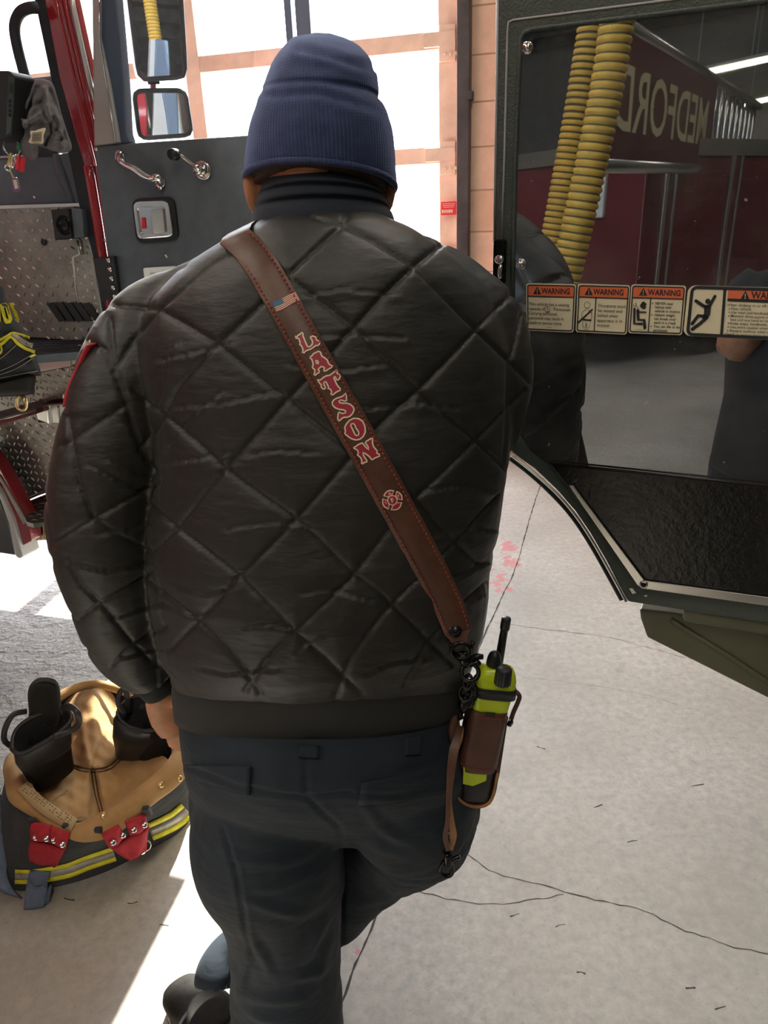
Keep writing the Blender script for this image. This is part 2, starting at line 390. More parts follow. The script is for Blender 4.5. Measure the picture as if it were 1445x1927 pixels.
GREYCLOTH = m_fabric('charcoal_jersey', (.10, .095, .11), (.17, .16, .175), .9, 600, .3, .4)
BRASS = pm('brass', (.7, .5, .22), .3, metal=1.0)
PURPLE = pm('purple_tag', (.22, .10, .24), .4)
GREENP = pm('green_tag', (.03, .28, .10), .4)
SHIRT = pm('black_shirt', (.018, .020, .026), .85)
PLASTER = pm('pale_wall_paint', (.36, .34, .31), .8, var=.1, vscale=2)
CEILM = pm('ceiling_deck', (.17, .165, .16), .8, var=.3, vscale=3)
OUTSIDE = pm('pale_paving', (.6, .6, .58), .8, var=.1, vscale=.6)
GRIT = pm('dark_crack', (.055, .05, .045), .9)
def m_emit(name, col, s):
    k = N(name); e = k.n('ShaderNodeEmission', {0: (*col, 1), 1: s}); k.t.links.new(e.outputs[0], k.out.inputs[0]); return k.m
TUBE = m_emit('lamp_glow', (1, .86, .55), 9.0)
# ------------------------------------------------------------------ the bay
TH = math.radians(16.0)
WD = V3(math.cos(TH), -math.sin(TH), 0); FD = V3(math.sin(TH), math.cos(TH), 0); ZD = V3(0, 0, 1)
WO = atY(860, 400, 5.2); WO[2] = 0
WALL = Plane(WO, WD)
def rw(u, g, z): return WO+WD*u+FD*g+ZD*z
def struct(name, v, f, mat, parent=None, smooth=False, **kw):
    o = obj(name, v, f, mat, parent, smooth, **kw)
    if parent is None: o['kind'] = 'structure'
    return o
def rbox(u0, u1, g0, g1, z0, z1):
    return box(rw((u0+u1)/2, (g0+g1)/2, (z0+z1)/2), WD*(u1-u0)/2, FD*(g1-g0)/2, ZD*(z1-z0)/2)
U0, U1, G0, ZC = -14.0, 5.5, -27.0, 6.4
# floor: slab with its cracks and joint as a second material in the same mesh
m = M(); m.add(*rbox(U0, U1, G0, .45, -.12, 0), 0)
def crack(px, w, jag=.006, k=6):
    g = [atZ(x, y, 0) for x, y in px]; p = []
    for a, b in zip(g[:-1], g[1:]):
        n = max(2, int(np.linalg.norm(b-a)/.018))
        for i in range(n): p.append(a+(b-a)*i/n)
    p.append(g[-1]); p = np.array(p); off = np.cumsum(np.random.randn(len(p))*jag*.5); off -= np.linspace(off[0], off[-1], len(p))
    v = []
    for i in range(len(p)):
        t = p[min(i+1, len(p)-1)]-p[max(i-1, 0)]; t /= np.linalg.norm(t); nn = V3(-t[1], t[0], 0); c = p[i]+nn*off[i]*.8
        ww = w*(.45+.9*random.random())/2
        v += [c+nn*ww+ZD*.0006, c-nn*ww+ZD*.0006]
    m.add(v, [(2*i, 2*i+1, 2*i+3, 2*i+2) for i in range(len(p)-1)], 1)
crack([(870, 1600), (920, 1638), (975, 1655), (1020, 1665), (1090, 1685), (1150, 1700), (1230, 1722), (1290, 1752), (1350, 1768), (1460, 1800)], .0032)
crack([(745, 1655), (790, 1672), (840, 1690), (900, 1703), (960, 1700), (1010, 1692), (1060, 1683)], .0022)
crack([(1022, 900), (1000, 960), (985, 1010), (962, 1090), (942, 1130), (918, 1180), (885, 1260), (720, 1690), (700, 1750), (670, 1815), (645, 1885), (600, 2000)], .0065, .002)
crack([(930, 1172), (985, 1180), (1050, 1185), (1130, 1195), (1240, 1225), (1300, 1240)], .002)
crack([(985, 1275), (1100, 1290), (1220, 1310), (1300, 1335)], .0012)
for x, y in ((1045, 1745), (1085, 1830), (1290, 1860), (1345, 1900), (1118, 1520), (1180, 1585), (960, 1725), (240, 1700), (120, 1690), (300, 1740), (1010, 1405), (1300, 1480)):
    crack([(x, y), (x+14+random.random()*10, y+random.randint(-6, 6))], .004)
fl = struct('floor', m.v, m.f, None, mats=[FLOOR, GRIT], midx=m.k)
struct('outside_ground', *rbox(-40, 30, .45, 60, -.14, -.02), OUTSIDE)
o = struct('wall_right', *rbox(U1, U1+.2, G0, .3, 0, ZC), PLASTER)
o = struct('wall_left', *rbox(U0-.2, U0, G0, .3, 0, ZC), PLASTER)
o = struct('wall_back', *rbox(U0, U1, G0-.2, G0, 0, ZC), PLASTER)
m = M(); m.add(*rbox(U0, U1, G0, .3, ZC, ZC+.15))
for g in np.arange(G0+1, 0, 1.6): m.add(*rbox(U0, U1, g-.04, g+.04, ZC-.28, ZC))
struct('ceiling', m.v, m.f, CEILM)
# front wall of painted block: built upright in its own axes so that the courses run level
DW, DH = -6.45, 5.75                                     # door opening: u from DW to 0
m = M()
def lb(x0, x1, y0, y1, z0, z1): return box(V3((x0+x1)/2, (y0+y1)/2, (z0+z1)/2), V3((x1-x0)/2, 0, 0), V3(0, (y1-y0)/2, 0), V3(0, 0, (z1-z0)/2))
m.add(*lb(.0, U1, 0, .3, 0, ZC)); m.add(*lb(U0, DW, 0, .3, 0, ZC)); m.add(*lb(DW, .0, 0, .3, DH, ZC))
o = struct('wall_front', m.v, m.f, BLOCK); o.location = tuple(WO); o.rotation_euler = (0, 0, -TH)
# sectional garage door with clear panes
GD = WALL.off(-.10)
zA = (GD.hit(820, 66)[2], GD.hit(820, 86)[2]); zB = (GD.hit(800, 284)[2], GD.hit(800, 300)[2])
pit = (sum(zA)-sum(zB))/2
rails = [z for z in [sum(zA)/2+pit*i for i in range(-6, 9)] if .1 < z < DH]
uR = [(GD.uv(GD.hit(a, 60))[0], GD.uv(GD.hit(b, 60))[0]) for a, b in ((343, 372), (826, 859))]
uR[1] = (uR[1][0], -.005)
gap = uR[1][0]-uR[0][0]
dr = thing('door_1', rw(-3, .1, 0), None, None); dr['kind'] = 'structure'
for i, z in enumerate(rails):
    obj('rail', *rbox(DW, 0, .07, .13, z-.055, z+.045), TANPAINT, dr, False, .006)
obj('rail', *rbox(DW, 0, .07, .13, 0, .12), TANPAINT, dr, False, .006)
us = [(uR[1][0], 0)]+[(uR[0][0]-gap*i, uR[0][1]-gap*i) for i in range(3) if uR[0][0]-gap*i > DW]
for a, b in us: obj('stile', *rbox(a, b, .065, .135, 0, DH), TANPAINT, dr, False, .008)
obj('pane', *rbox(DW, 0, .098, .102, 0, DH), GLASS, dr, False)
for z in rails:                                           # steel end hinges at the jamb
    h = M(); h.add(*rbox(uR[1][0]+.01, -.02, .045, .066, z-.13, z+.07)); h.add(*rbox(uR[1][0]-.09, -.02, .04, .062, z-.045, z+.035))
    for q in (.05, .085, .12): h.add(*disc(rw(uR[1][0]+q, .045, z-.09), -FD, .011, .012, 10))
    h.build('hinge_plate', TANPAINT, dr, False, .003)
a, b = (WALL.uv(WALL.hit(x, 30))[0] for x in (537, 585))
st = M(); st.add(*rbox(a, a+.045, -.02, .06, 0, DH)); st.add(*rbox(b-.1, b, -.02, .06, 0, DH)); st.build('strut', BLUEPOST, dr, False, .006)
a, b = (WALL.uv(WALL.hit(x, 200, .09))[0] for x in (859, 883))
tp = M(); tp.add(*rbox(a, b, -.09, 0, 0, DH+.2)); tp.add(*rbox(b-.02, b+.02, -.1, -.02, 2.3, 2.35)); tp.add(*rbox(a-.02, a+.02, -.1, -.02, 1.2, 1.25))
struct('trim_1', tp.v, tp.f, DARKPOST, bevel=.006)
# small red notice on the jamb
s0, s1 = WALL.hit(830, 380, -.03), WALL.hit(859, 405, -.03); ps = Plane(WALL.hit(830, 405, -.03), WD)
sg = thing('notice', s0, 'small red notice with white lines stuck on the pale garage door jamb', 'sign')
wv = abs(ps.uv(s1)[0]); hv = abs(ps.uv(s0)[1])
obj('plate', *box(ps.at(wv/2, hv/2), WD*wv/2, ZD*hv/2, FD*.002), SIGNRED, sg, False)
t = M()
for k in range(3): t.add(*box(ps.at(wv*.5, hv*(.85-.13*k), .003), WD*wv*(.42-.04*k), ZD*hv*.02, FD*.0006))
x = wv*.06
for k in range(6):
    ww = wv*random.choice((.06, .1, .13)); t.add(*box(ps.at(x+ww/2, hv*.28, .003), WD*ww/2, ZD*hv*.12, FD*.0006)); x += ww+wv*.035
t.build('lettering', DECALW, sg, False)
# ------------------------------------------------------------------ daylight and lamps
sun = bpy.data.lights.new('sun', 'SUN'); sun.energy = 20.0; sun.angle = .009; sun.color = (1, .95, .84)
so = bpy.data.objects.new('sun', sun); COL.objects.link(so)
EL = math.radians(41); tv = V3(-.175, -1, 0); tv /= np.linalg.norm(tv); tv = tv*math.cos(EL)-ZD*math.sin(EL)
so.rotation_euler = Vector(tuple(tv)).to_track_quat('-Z', 'Y').to_euler(); so.location = (0, 9, 9)
wd = bpy.data.worlds.new('sky'); bpy.context.scene.world = wd; wd.use_nodes = True
bg = wd.node_tree.nodes['Background']; bg.inputs[0].default_value = (.86, .93, 1.0, 1); bg.inputs[1].default_value = 11.0
lamp_spots = [(u, -17.2+1.6*k) for u, k in ((-2.6, 8), (1.6, 9), (-2.6, 6), (1.6, 6), (-2.6, 3), (2.4, 3), (-5.6, 7), (-5.6, 4))]
for i, (u, g) in enumerate(lamp_spots):
    r = thing('strip_lamp', rw(u, g, ZC-.6), 'long ceiling strip lamp over the bay seen mirrored in the steel door', 'lamp', 'strip lamps on the ceiling')
    b = M(); b.add(*rbox(u-.12, u+.12, g-1.2, g+1.2, ZC-.56, ZC-.5)); b.add(*rbox(u-.01, u+.01, g-.81, g-.79, ZC-.5, ZC-.281)); b.add(*rbox(u-.01, u+.01, g+.79, g+.81, ZC-.5, ZC-.281)); b.build('housing', WHITEP, r, False)
    for s in (-.06, .06):
        c = [rw(u+s, g-1.15, ZC-.59), rw(u+s, g+1.15, ZC-.59)]; obj('tube_lamp', *tube(c, .018, 10, 1), TUBE, r)
    L = bpy.data.lights.new('strip_light', 'AREA'); L.shape = 'RECTANGLE'; L.size = .3; L.size_y = 2.3; L.energy = LAMP_W if 'LAMP_W' in globals() else 60; L.color = (1, .93, .82)
    lo = bpy.data.objects.new('strip_light', L); COL.objects.link(lo); lo.location = tuple(rw(u, g, ZC-.64)); lo.rotation_euler = (0, 0, -TH); lo.parent = r; lo.matrix_parent_inverse = WORLD[r.name].inverted()
# ------------------------------------------------------------------ the person seen from behind
PER = thing('person', (-.23, .95, 0), 'person seen from behind in black quilted jacket, navy beanie and dark trousers', 'person')
def rings_loft(rows, n=48, e=.92, k=3):
    rr = [np.array(ring_px(*r[:5], n=n, e=e, xb=(r[5] if len(r) > 5 else None))) for r in rows]
    st = np.array(rr).reshape(len(rr), -1); st = catmull(st, k); return loft([list(q.reshape(-1, 3)) for q in st])
# -- jacket
torso = [((334, 1302), (872, 1290), 1338, .975, .825), ((322, 1262), (880, 1250), 1300, .98, .79), ((303, 1215), (896, 1205), 1265, .98, .785), ((290, 1150), (908, 1140), 1195, .98, .785),
         ((279, 1060), (916, 1055), 1090, .985, .80), ((282, 970), (936, 965), 985, .99, .815), ((292, 885), (950, 880), 885, 1.0, .83), ((285, 790), (960, 790), 790, 1.01, .845),
         ((268, 700), (965, 700), 690, 1.02, .86), ((262, 635), (950, 630), 600, 1.03, .875), ((285, 575), (915, 562), 520, 1.035, .895), ((340, 520), (862, 505), 462, 1.04, .92),
         ((405, 478), (800, 460), 420, 1.045, .945), ((458, 446), (748, 432), 404, 1.05, .962), ((480, 425), (728, 415), 398, 1.06, .985)]
sleeve_l = [(345, 560, 1.04, 60), (288, 612, 1.03, 82), (250, 680, 1.01, 90), (228, 760, .985, 92), (207, 850, .965, 97), (190, 950, .945, 99), (194, 1040, .935, 93), (208, 1120, .94, 80), (228, 1190, .955, 70), (252, 1235, .97, 62), (276, 1268, .98, 48), (290, 1284, .985, 36)]
sleeve_r = [(850, 545, 1.04, 66), (900, 610, 1.03, 88), (916, 690, 1.01, 88), (914, 760, 1.0, 80), (905, 820, 1.0, 66), (890, 850, 1.06, 56), (850, 840, 1.18, 54), (800, 800, 1.28, 48), (770, 780, 1.31, 42)]
jv, jf, jn = fuse([rings_loft(torso), ptube(sleeve_l, 22, 4, .88), ptube(sleeve_r, 20, 4, .9), ptube([(520, 490, 1.045, 62), (430, 522, 1.045, 57), (350, 560, 1.04, 58), (285, 612, 1.03, 72)], 18, 4, .9), ptube([(690, 478, 1.045, 62), (790, 505, 1.045, 58), (860, 545, 1.04, 62), (915, 612, 1.02, 76)], 18, 4, .9)], .0037, 16)
seams = [  # quilting, traced on the back as (x, y) pairs
 [(905, 395), (840, 455), (777, 503), (715, 562), (666, 617), (600, 690), (540, 752), (482, 818), (424, 883), (378, 938), (333, 994), (285, 1045)],
 [(655, 405), (640, 428), (560, 500), (480, 580), (408, 647), (372, 690), (335, 735), (312, 781), (262, 850)],
 [(455, 460), (395, 495), (340, 540), (294, 580), (255, 635), (222, 690)],
 [(985, 530), (896, 620), (840, 680), (787, 735), (740, 775), (690, 825), (640, 885), (557, 977), (505, 1032), (451, 1084), (410, 1130), (370, 1170), (315, 1225)],
 [(990, 735), (893, 828), (830, 890), (770, 950), (719, 1015), (666, 1084), (610, 1138), (553, 1192), (500, 1245), (462, 1300)],
 [(940, 930), (880, 1000), (820, 1060), (765, 1112), (719, 1160), (660, 1240), (632, 1310)], [(915, 1095), (860, 1150), (800, 1215), (760, 1290)],
 [(560, 398), (640, 425), (700, 455), (777, 503), (836, 560), (896, 620), (960, 680), (1010, 730)],
 [(440, 430), (500, 480), (560, 535), (615, 576), (666, 617), (726, 676), (787, 735), (840, 782), (893, 828), (950, 885)],
 [(212, 570), (294, 580), (350, 612), (408, 647), (474, 699), (540, 752), (600, 800), (660, 848), (740, 910), (820, 985), (900, 1062)],
 [(250, 735), (312, 781), (368, 830), (424, 883), (490, 930), (557, 977), (612, 1030), (666, 1084), (719, 1122), (790, 1190), (850, 1250)],
 [(280, 950), (333, 994), (392, 1038), (451, 1084), (500, 1135), (553, 1192), (610, 1240), (680, 1305)],
 [(282, 1095), (370, 1170), (410, 1210), (452, 1252), (490, 1305)],
 [(204, 600), (212, 650), (222, 705), (234, 750), (248, 795), (270, 850), (300, 905)],      # armhole
 [(240, 760), (174, 800), (110, 838)], [(300, 908), (259, 932), (175, 978), (95, 1020)], [(110, 700), (128, 820), (145, 910), (175, 978), (225, 1010), (285, 1038)], [(290, 1075), (240, 1105), (185, 1140), (135, 1178)],
 [(120, 1050), (150, 1100), (190, 1138), (240, 1200), (285, 1245)], [(305, 1180), (250, 1220), (205, 1262)], [(165, 640), (200, 660), (232, 745)],
 [(985, 590), (960, 680), (955, 780), (945, 870)]]
creases = [[(300, 682), (360, 668), (430, 650)], [(310, 876), (360, 868), (424, 858)], [(330, 770), (420, 762), (520, 740)], [(430, 1000), (500, 985), (580, 990)], [(560, 560), (640, 548), (740, 556)],
 [(590, 640), (660, 632), (760, 640)], [(700, 770), (780, 760), (860, 772)], [(470, 860), (520, 850), (600, 856)], [(345, 1110), (390, 1120), (440, 1108)], [(470, 1180), (510, 1176), (545, 1188)], [(300, 1140), (350, 1160), (410, 1155)],
 [(380, 1260), (430, 1270), (520, 1262)], [(570, 1120), (620, 1112), (700, 1135)], [(790, 930), (850, 915), (930, 925)], [(820, 1010), (870, 990), (930, 1000)], [(830, 1100), (870, 1080), (912, 1060)], [(840, 1180), (870, 1140), (905, 1120)],
 [(210, 870), (250, 890), (295, 905)], [(170, 880), (220, 905), (280, 935)], [(190, 1010), (240, 1000), (290, 985)], [(130, 1060), (200, 1075), (280, 1060)], [(215, 1170), (260, 1150), (300, 1140)], [(230, 1245), (260, 1235), (300, 1225)],
 [(240, 800), (262, 850), (290, 895)], [(300, 770), (318, 720), (330, 650)], [(560, 1230), (600, 1200), (640, 1190)], [(690, 1270), (730, 1250), (800, 1240)], [(550, 690), (640, 700), (720, 690)], [(420, 740), (350, 800), (325, 840)]]
def seg_dist(px, poly):
    p = np.asarray(poly, float); d = np.full(len(px), 1e9)
    for a, b in zip(p[:-1], p[1:]):
        ab = b-a; t = np.clip(((px-a) @ ab)/(ab @ ab), 0, 1); d = np.minimum(d, np.linalg.norm(px-(a+t[:, None]*ab), axis=1))
    return d
def project_many(v):
    q = v-CAM; z = q @ FW; return np.stack([CX+F*(q @ RT)/z, CY-F*(q @ UP)/z], 1), z
def vnoise(p, s, seed):                                   # smooth value noise from summed waves
    r = np.random.RandomState(seed); out = np.zeros(len(p))
    for i in range(7):
        k = r.randn(3); k /= np.linalg.norm(k); out += np.sin((p @ (k*s*(.6+.9*r.rand())))+r.rand()*6.28)
    return out/2.6
def facing(v, nm): w = CAM-v; w /= np.linalg.norm(w, axis=1)[:, None]; return (nm*w).sum(1)
px, _ = project_many(jv); fc = facing(jv, jn); wgt = np.clip((fc+.10)/.35, 0, 1)
dmin = np.full(len(jv), 1e9)
for s in seams: dmin = np.minimum(dmin, seg_dist(px, s))
disp = wgt*(.0022*(1-np.exp(-(dmin/40.0)**2))-.0042*np.exp(-(dmin/3.6)**2)-.0012*np.exp(-(dmin/11.0)**2))
cm = np.zeros(len(jv))
for s in creases:
    d = seg_dist(px, s); sg_ = np.asarray(s, float); up = px[:, 1] < np.interp(px[:, 0], *(sg_[np.argsort(sg_[:, 0])].T))
    cm += np.exp(-(d/np.where(up, 5.0, 14.0))**2)*np.where(up, -.0017, .0019)
disp += wgt*cm
hor = jv*np.array([9, 9, 40.0])
near = np.exp(-(dmin/40.0)**2)
disp += wgt*(.0007+.0016*near)*vnoise(hor, 1.0, 3)+.0016*vnoise(jv, 22, 5)
u1 = (jv[:, 0]*1.0+jv[:, 2])/.17; u2 = (jv[:, 0]-jv[:, 2])/.17
g1 = np.abs((u1 % 1)-.5)*2; g2 = np.abs((u2 % 1)-.5)*2
disp += (1-wgt)*(-.005*np.exp(-((1-np.maximum(g1, g2))/.10)**2))
arm = (px[:, 0] < 300) & (px[:, 1] > 780)
disp += np.where(arm, wgt*.0042*vnoise(jv*np.array([14, 10, 26.0]), 1.0, 11), 0)
jv = jv+jn*disp[:, None]
JK = obj('jacket', jv, jf, NYLON, PER)
bvhJ = BVHTree.FromPolygons([Vector(p) for p in jv], jf)
hem = [((330, 1346), (866, 1328), 1394, .965, .825), ((328, 1310), (870, 1296), 1356, .97, .808), ((328, 1285), (873, 1270), 1322, .975, .803), ((331, 1270), (872, 1256), 1308, .978, .812)]
v, f = rings_loft(hem, 60, .92, 3); HB = obj('hem_band', v, f, RIBBED, JK)
HB['label'] = 'wide black ribbed knit waistband'
v, f = ptube([(272, 1262, .98, 38), (288, 1284, .985, 35), (299, 1301, .99, 31)], 22, 3, .85); obj('cuff', v, f, RIBBED, JK)
col = [((468, 440), (745, 428), 412, 1.05, .968), ((471, 425), (741, 413), 398, 1.055, .970), ((475, 408), (737, 402), 384, 1.06, .974), ((478, 398), (731, 396), 372, 1.062, .984), ((479, 390), (732, 390), 362, 1.064, .977), ((484, 376), (727, 380), 346, 1.066, .987), ((485, 370), (727, 375), 338, 1.068, .980), ((492, 356), (718, 366), 324, 1.07, .992), ((500, 346), (711, 358), 314, 1.072, .996)]
v, f = rings_loft(col, 48, 1.0, 3); CO = obj('collar', v, f, COLLAR, JK); CO['label'] = 'high dark blue collar in soft folds'
# shoulder patch on the outer edge of the sleeve
pp = [(184, 640), (170, 672), (156, 704), (146, 730), (142, 752)]
def on_jacket(x, y, k=.002, tree=None):
    d = Vector(tuple(ray(x, y))).normalized(); h = (tree or bvhJ).ray_cast(Vector(tuple(CAM)), d)
    return None if h[0] is None else np.array(h[0]-d*k)
pv = [atY(x+6, y, .995) for x, y in pp]
m = M(); bb = [p+V3(-.006, 0, 0) for p in pv]
rings = []
for p, wv_ in zip(catmull(pv, 5), np.linspace(.6, 1, 21)): rings.append(ell(p, V3(.010, 0, .002), V3(.004, .042, 0), 12))
obj('shoulder_patch', *loft(rings), REDWEB, JK)['label'] = 'red embroidered shoulder patch'
obj('patch_border', *tube([p+V3(-.0085, -.012, .002) for p in pv], .0022, 8, 5), YELLOWT, JK)
# -- trousers
pelvis = [((336, 1335), (862, 1318), 1376, .965, .835), ((340, 1375), (866, 1365), 1425, .96, .805), ((348, 1420), (874, 1410), 1475, .955, .785), ((354, 1465), (882, 1450), 1520, .95, .785), ((368, 1500), (872, 1490), 1552, .95, .80), ((400, 1535), (838, 1524), 1582, .95, .835), ((450, 1560), (780, 1550), 1600, .95, .87)]
leg_l = [(505, 1470, .92, 120), (502, 1540, .92, 138), (506, 1610, .925, 140), (526, 1690, .93, 117), (535, 1770, .935, 107), (538, 1860, .94, 104), (543, 1915, .945, 104), (546, 1950, .945, 102), (548, 1972, .945, 98)]
leg_r = [(745, 1450, .92, 125), (768, 1500, .93, 128), (782, 1545, .955, 112), (728, 1588, 1.02, 92), (665, 1640, 1.07, 84), (600, 1705, 1.09, 80), (550, 1740, 1.08, 62), (490, 1765, 1.06, 50), (436, 1792, 1.04, 42), (412, 1828, 1.01, 45), (408, 1858, .99, 46)]
thigh_bulge = [(845, 1470, .97, 48), (852, 1530, .98, 52), (838, 1580, 1.0, 40)]
pocket_bulge = [(395, 1480, .95, 38), (398, 1545, .95, 40), (410, 1600, .95, 34)]
TVX = .0052
tv_, tf_, tn_ = fuse([rings_loft(pelvis, 44), ptube(leg_l, 26, 4, .95), ptube(leg_r, 22, 4, .95), ptube(thigh_bulge, 16, 3, .9), ptube(pocket_bulge, 16, 3, .8)], TVX, 9)
px, _ = project_many(tv_); fc = facing(tv_, tn_); wgt = np.clip((fc+.1)/.35, 0, 1)
tcre = [[(470, 1455), (520, 1480), (600, 1490), (655, 1490)], [(460, 1500), (540, 1530), (620, 1530)], [(430, 1525), (500, 1560), (590, 1570), (640, 1545)], [(420, 1600), (480, 1625), (560, 1620), (640, 1570)], [(440, 1680), (520, 1675), (600, 1640), (645, 1600)],
 [(430, 1660), (470, 1700), (560, 1720), (620, 1690)], [(450, 1740), (490, 1800), (520, 1860)], [(640, 1680), (600, 1750), (570, 1840)], [(640, 1740), (610, 1800), (590, 1860)], [(438, 1870), (500, 1885), (600, 1880)], [(445, 1900), (500, 1920), (560, 1925)],
 [(660, 1480), (720, 1560), (800, 1600)], [(650, 1560), (720, 1600), (780, 1610)], [(700, 1460), (760, 1470), (850, 1440)], [(660, 1700), (720, 1690), (760, 1650)], [(640, 1790), (600, 1830), (530, 1850)], [(650, 1600), (640, 1660), (600, 1720)], [(475, 1790), (455, 1830), (445, 1900)]]
cm = np.zeros(len(tv_))
for s in tcre:
    q_ = catmull(np.array([(x, y, 0) for x, y in s], float), 6)[:, :2]; d = seg_dist(px, q_); w0 = np.asarray(s[0], float); w1 = np.asarray(s[-1], float)
    L2 = np.linalg.norm(w1-w0); e0 = np.minimum(np.linalg.norm(px-w0, axis=1), np.linalg.norm(px-w1, axis=1)); fade = np.clip(e0/(.45*L2), 0, 1)
    cm += fade*(.0075*np.exp(-(d/8.5)**2)-.0035*np.exp(-((d-17)/9.0)**2))*(.8+.35*vnoise(tv_, 9, 77))
tse = [[(345, 1440), (450, 1480), (575, 1500), (660, 1490)], [(575, 1420), (577, 1500), (640, 1560), (648, 1640)], [(660, 1495), (760, 1500), (860, 1470)], [(640, 1560), (645, 1800)], [(420, 1560), (445, 1650), (470, 1800)]]
sd = np.full(len(tv_), 1e9)
for s in tse: sd = np.minimum(sd, seg_dist(px, s))
dsp = wgt*(cm-.0035*np.exp(-(sd/4.0)**2)+.0012*np.exp(-((sd-9)/5.0)**2))+.0030*vnoise(tv_*np.array([14, 14, 22.0]), 1.0, 21)+.0014*vnoise(tv_, 60, 22)
tv_ = tv_+tn_*dsp[:, None]
TR = obj('trousers', tv_, tf_, TROUSER, PER); bvhT = BVHTree.FromPolygons([Vector(p) for p in tv_], tf_)
onT = lambda k: (lambda x, y: on_jacket(x, y, k, bvhT))
def patch(name, poly, tree, k, th, mat, parent, sub=10):  # sewn-on piece draped on a surface
    q = np.asarray(poly, float); n = sub; v = []; f = []
    for i in range(n+1):
        for j in range(n+1):
            a, b = i/n, j/n; p = (q[0]*(1-a)+q[1]*a)*(1-b)+(q[3]*(1-a)+q[2]*a)*b
            s = on_jacket(*p, k, tree)
            if s is None: s = v[-2] if v else on_jacket(*q.mean(0), k, tree)
            d = CAM-s; d /= np.linalg.norm(d); v += [s+d*th, s-d*.004]
    w = n+1
    for i in range(n):
        for j in range(n):
            a = i*w+j; f += [(2*a, 2*(a+w), 2*(a+w+1), 2*(a+1)), (2*a+1, 2*(a+1)+1, 2*(a+w+1)+1, 2*(a+w)+1)]
    for j in range(n):
        for a, b in (((0)*w+j, j+1), (n*w+j, n*w+j+1), (j*w, (j+1)*w), (j*w+n, (j+1)*w+n)): f.append((2*a, 2*b, 2*b+1, 2*a+1))
    return obj(name, v, f, mat, parent)
patch('belt_loop', [(560, 1400), (600, 1402), (600, 1427), (561, 1425)], bvhT, .001, .006, TROUSER, TR, 6)
patch('belt_loop', [(764, 1386), (796, 1380), (792, 1420), (762, 1422)], bvhT, .001, .006, TROUSER, TR, 6)
patch('pocket_flap', [(352, 1440), (472, 1442), (470, 1497), (372, 1470)], bvhT, .001, .005, TROUSER, TR)
patch('pocket_flap', [(680, 1474), (855, 1440), (850, 1500), (674, 1516)], bvhT, .001, .005, TROUSER, TR)
# -- beanie
bea = [((461, 338), (742, 358), 303, 1.085, .975), ((460, 322), (744, 345), 290, 1.085, .972), ((463, 285), (743, 295), 255, 1.085, .97), ((470, 240), (738, 248), 208, 1.09, .972), ((483, 196), (724, 206), 166, 1.09, .98),
       ((493, 174), (714, 188), 150, 1.09, .985), ((494, 162), (716, 174), 139, 1.09, .984), ((500, 140), (714, 150), 120, 1.095, .99), ((513, 112), (702, 118), 96, 1.10, 1.0), ((533, 86), (682, 88), 78, 1.10, 1.025), ((556, 69), (655, 71), 67, 1.10, 1.05), ((590, 61), (625, 62), 62, 1.10, 1.08)]
bv, bf = rings_loft(bea, 72, .98, 5)
bv = np.array(bv); nbm = bv-atY(600, 240, 1.09); nbm /= np.linalg.norm(nbm, axis=1)[:, None]
pxb, _ = project_many(bv)
fold = np.minimum(seg_dist(pxb, [(560, 88), (620, 100), (705, 126)]), seg_dist(pxb, [(500, 178), (600, 172), (712, 208)]))
bv = bv+nbm*(.0035*vnoise(bv*np.array([8, 8, 30.0]), 1.0, 31)*np.clip((245-pxb[:, 1])/120, 0.12, 1)-.0018*np.exp(-(fold/6)**2)+.0016*np.exp(-((fold-14)/9)**2))[:, None]
BE = obj('beanie', bv, bf, KNIT, PER); BE['label'] = 'navy ribbed knit beanie'
rim = ring_px((461, 336), (742, 356), 303, 1.085, .975, 60, .98)
obj('brim', *tube(rim+[rim[0]], .0045, 8, 1, cap=False), KNIT, BE)
# -- body: one continuous skin (head, neck, trunk, arms, hands with fingers, legs)
hc = atY(602, 330, 1.08); hz = hc[2]
head = []
for dz, w_, fr, bk in ((.115, .030, .03, .03), (.095, .058, .065, .065), (.06, .072, .088, .085), (.02, .077, .097, .09), (-.02, .0765, .098, .086), (-.055, .071, .096, .075), (-.09, .061, .094, .06), (-.12, .050, .088, .045), (-.14, .036, .078, .03)):
    c = V3(hc[0], hc[1]+(fr-bk)/2, hz+dz); head.append(ell(c, V3(w_, 0, 0), V3(0, -(fr+bk)/2, 0), 28))
def hp(x, y, z): return V3(hc[0]+x, hc[1]+y, hz+z)
parts = [loft([list(q.reshape(-1, 3)) for q in catmull(np.array(head).reshape(len(head), -1), 3)]),
    tube([hp(0, .090, .005), hp(0, .108, -.022), hp(0, .119, -.042), hp(0, .103, -.052)], [.009, .011, .014, .010], 12, 3),     # nose
    tube([hp(-.028, .096, -.078), hp(0, .103, -.075), hp(.028, .096, -.078)], [.006, .008, .006], 10, 3), tube([hp(-.024, .095, -.09), hp(0, .102, -.091), hp(.024, .095, -.09)], [.007, .009, .007], 10, 3),  # lips
    tube([hp(-.055, .082, .018), hp(-.03, .097, .024), hp(0, .095, .02), hp(.03, .097, .024), hp(.055, .082, .018)], .010, 10, 3),  # brow
    sphere(hp(0, .083, -.125), .022, .018, .018)]
for s in (-1, 1):
    parts += [tube([hp(s*.083, .004, .012), hp(s*.092, -.008, .006), hp(s*.094, -.010, -.018), hp(s*.088, -.004, -.042), hp(s*.082, .004, -.056)], [.008, .011, .011, .010, .008], 10, 3), tube([hp(s*.060, .055, -.06), hp(s*.045, .078, -.095)], .014, 10, 2)]
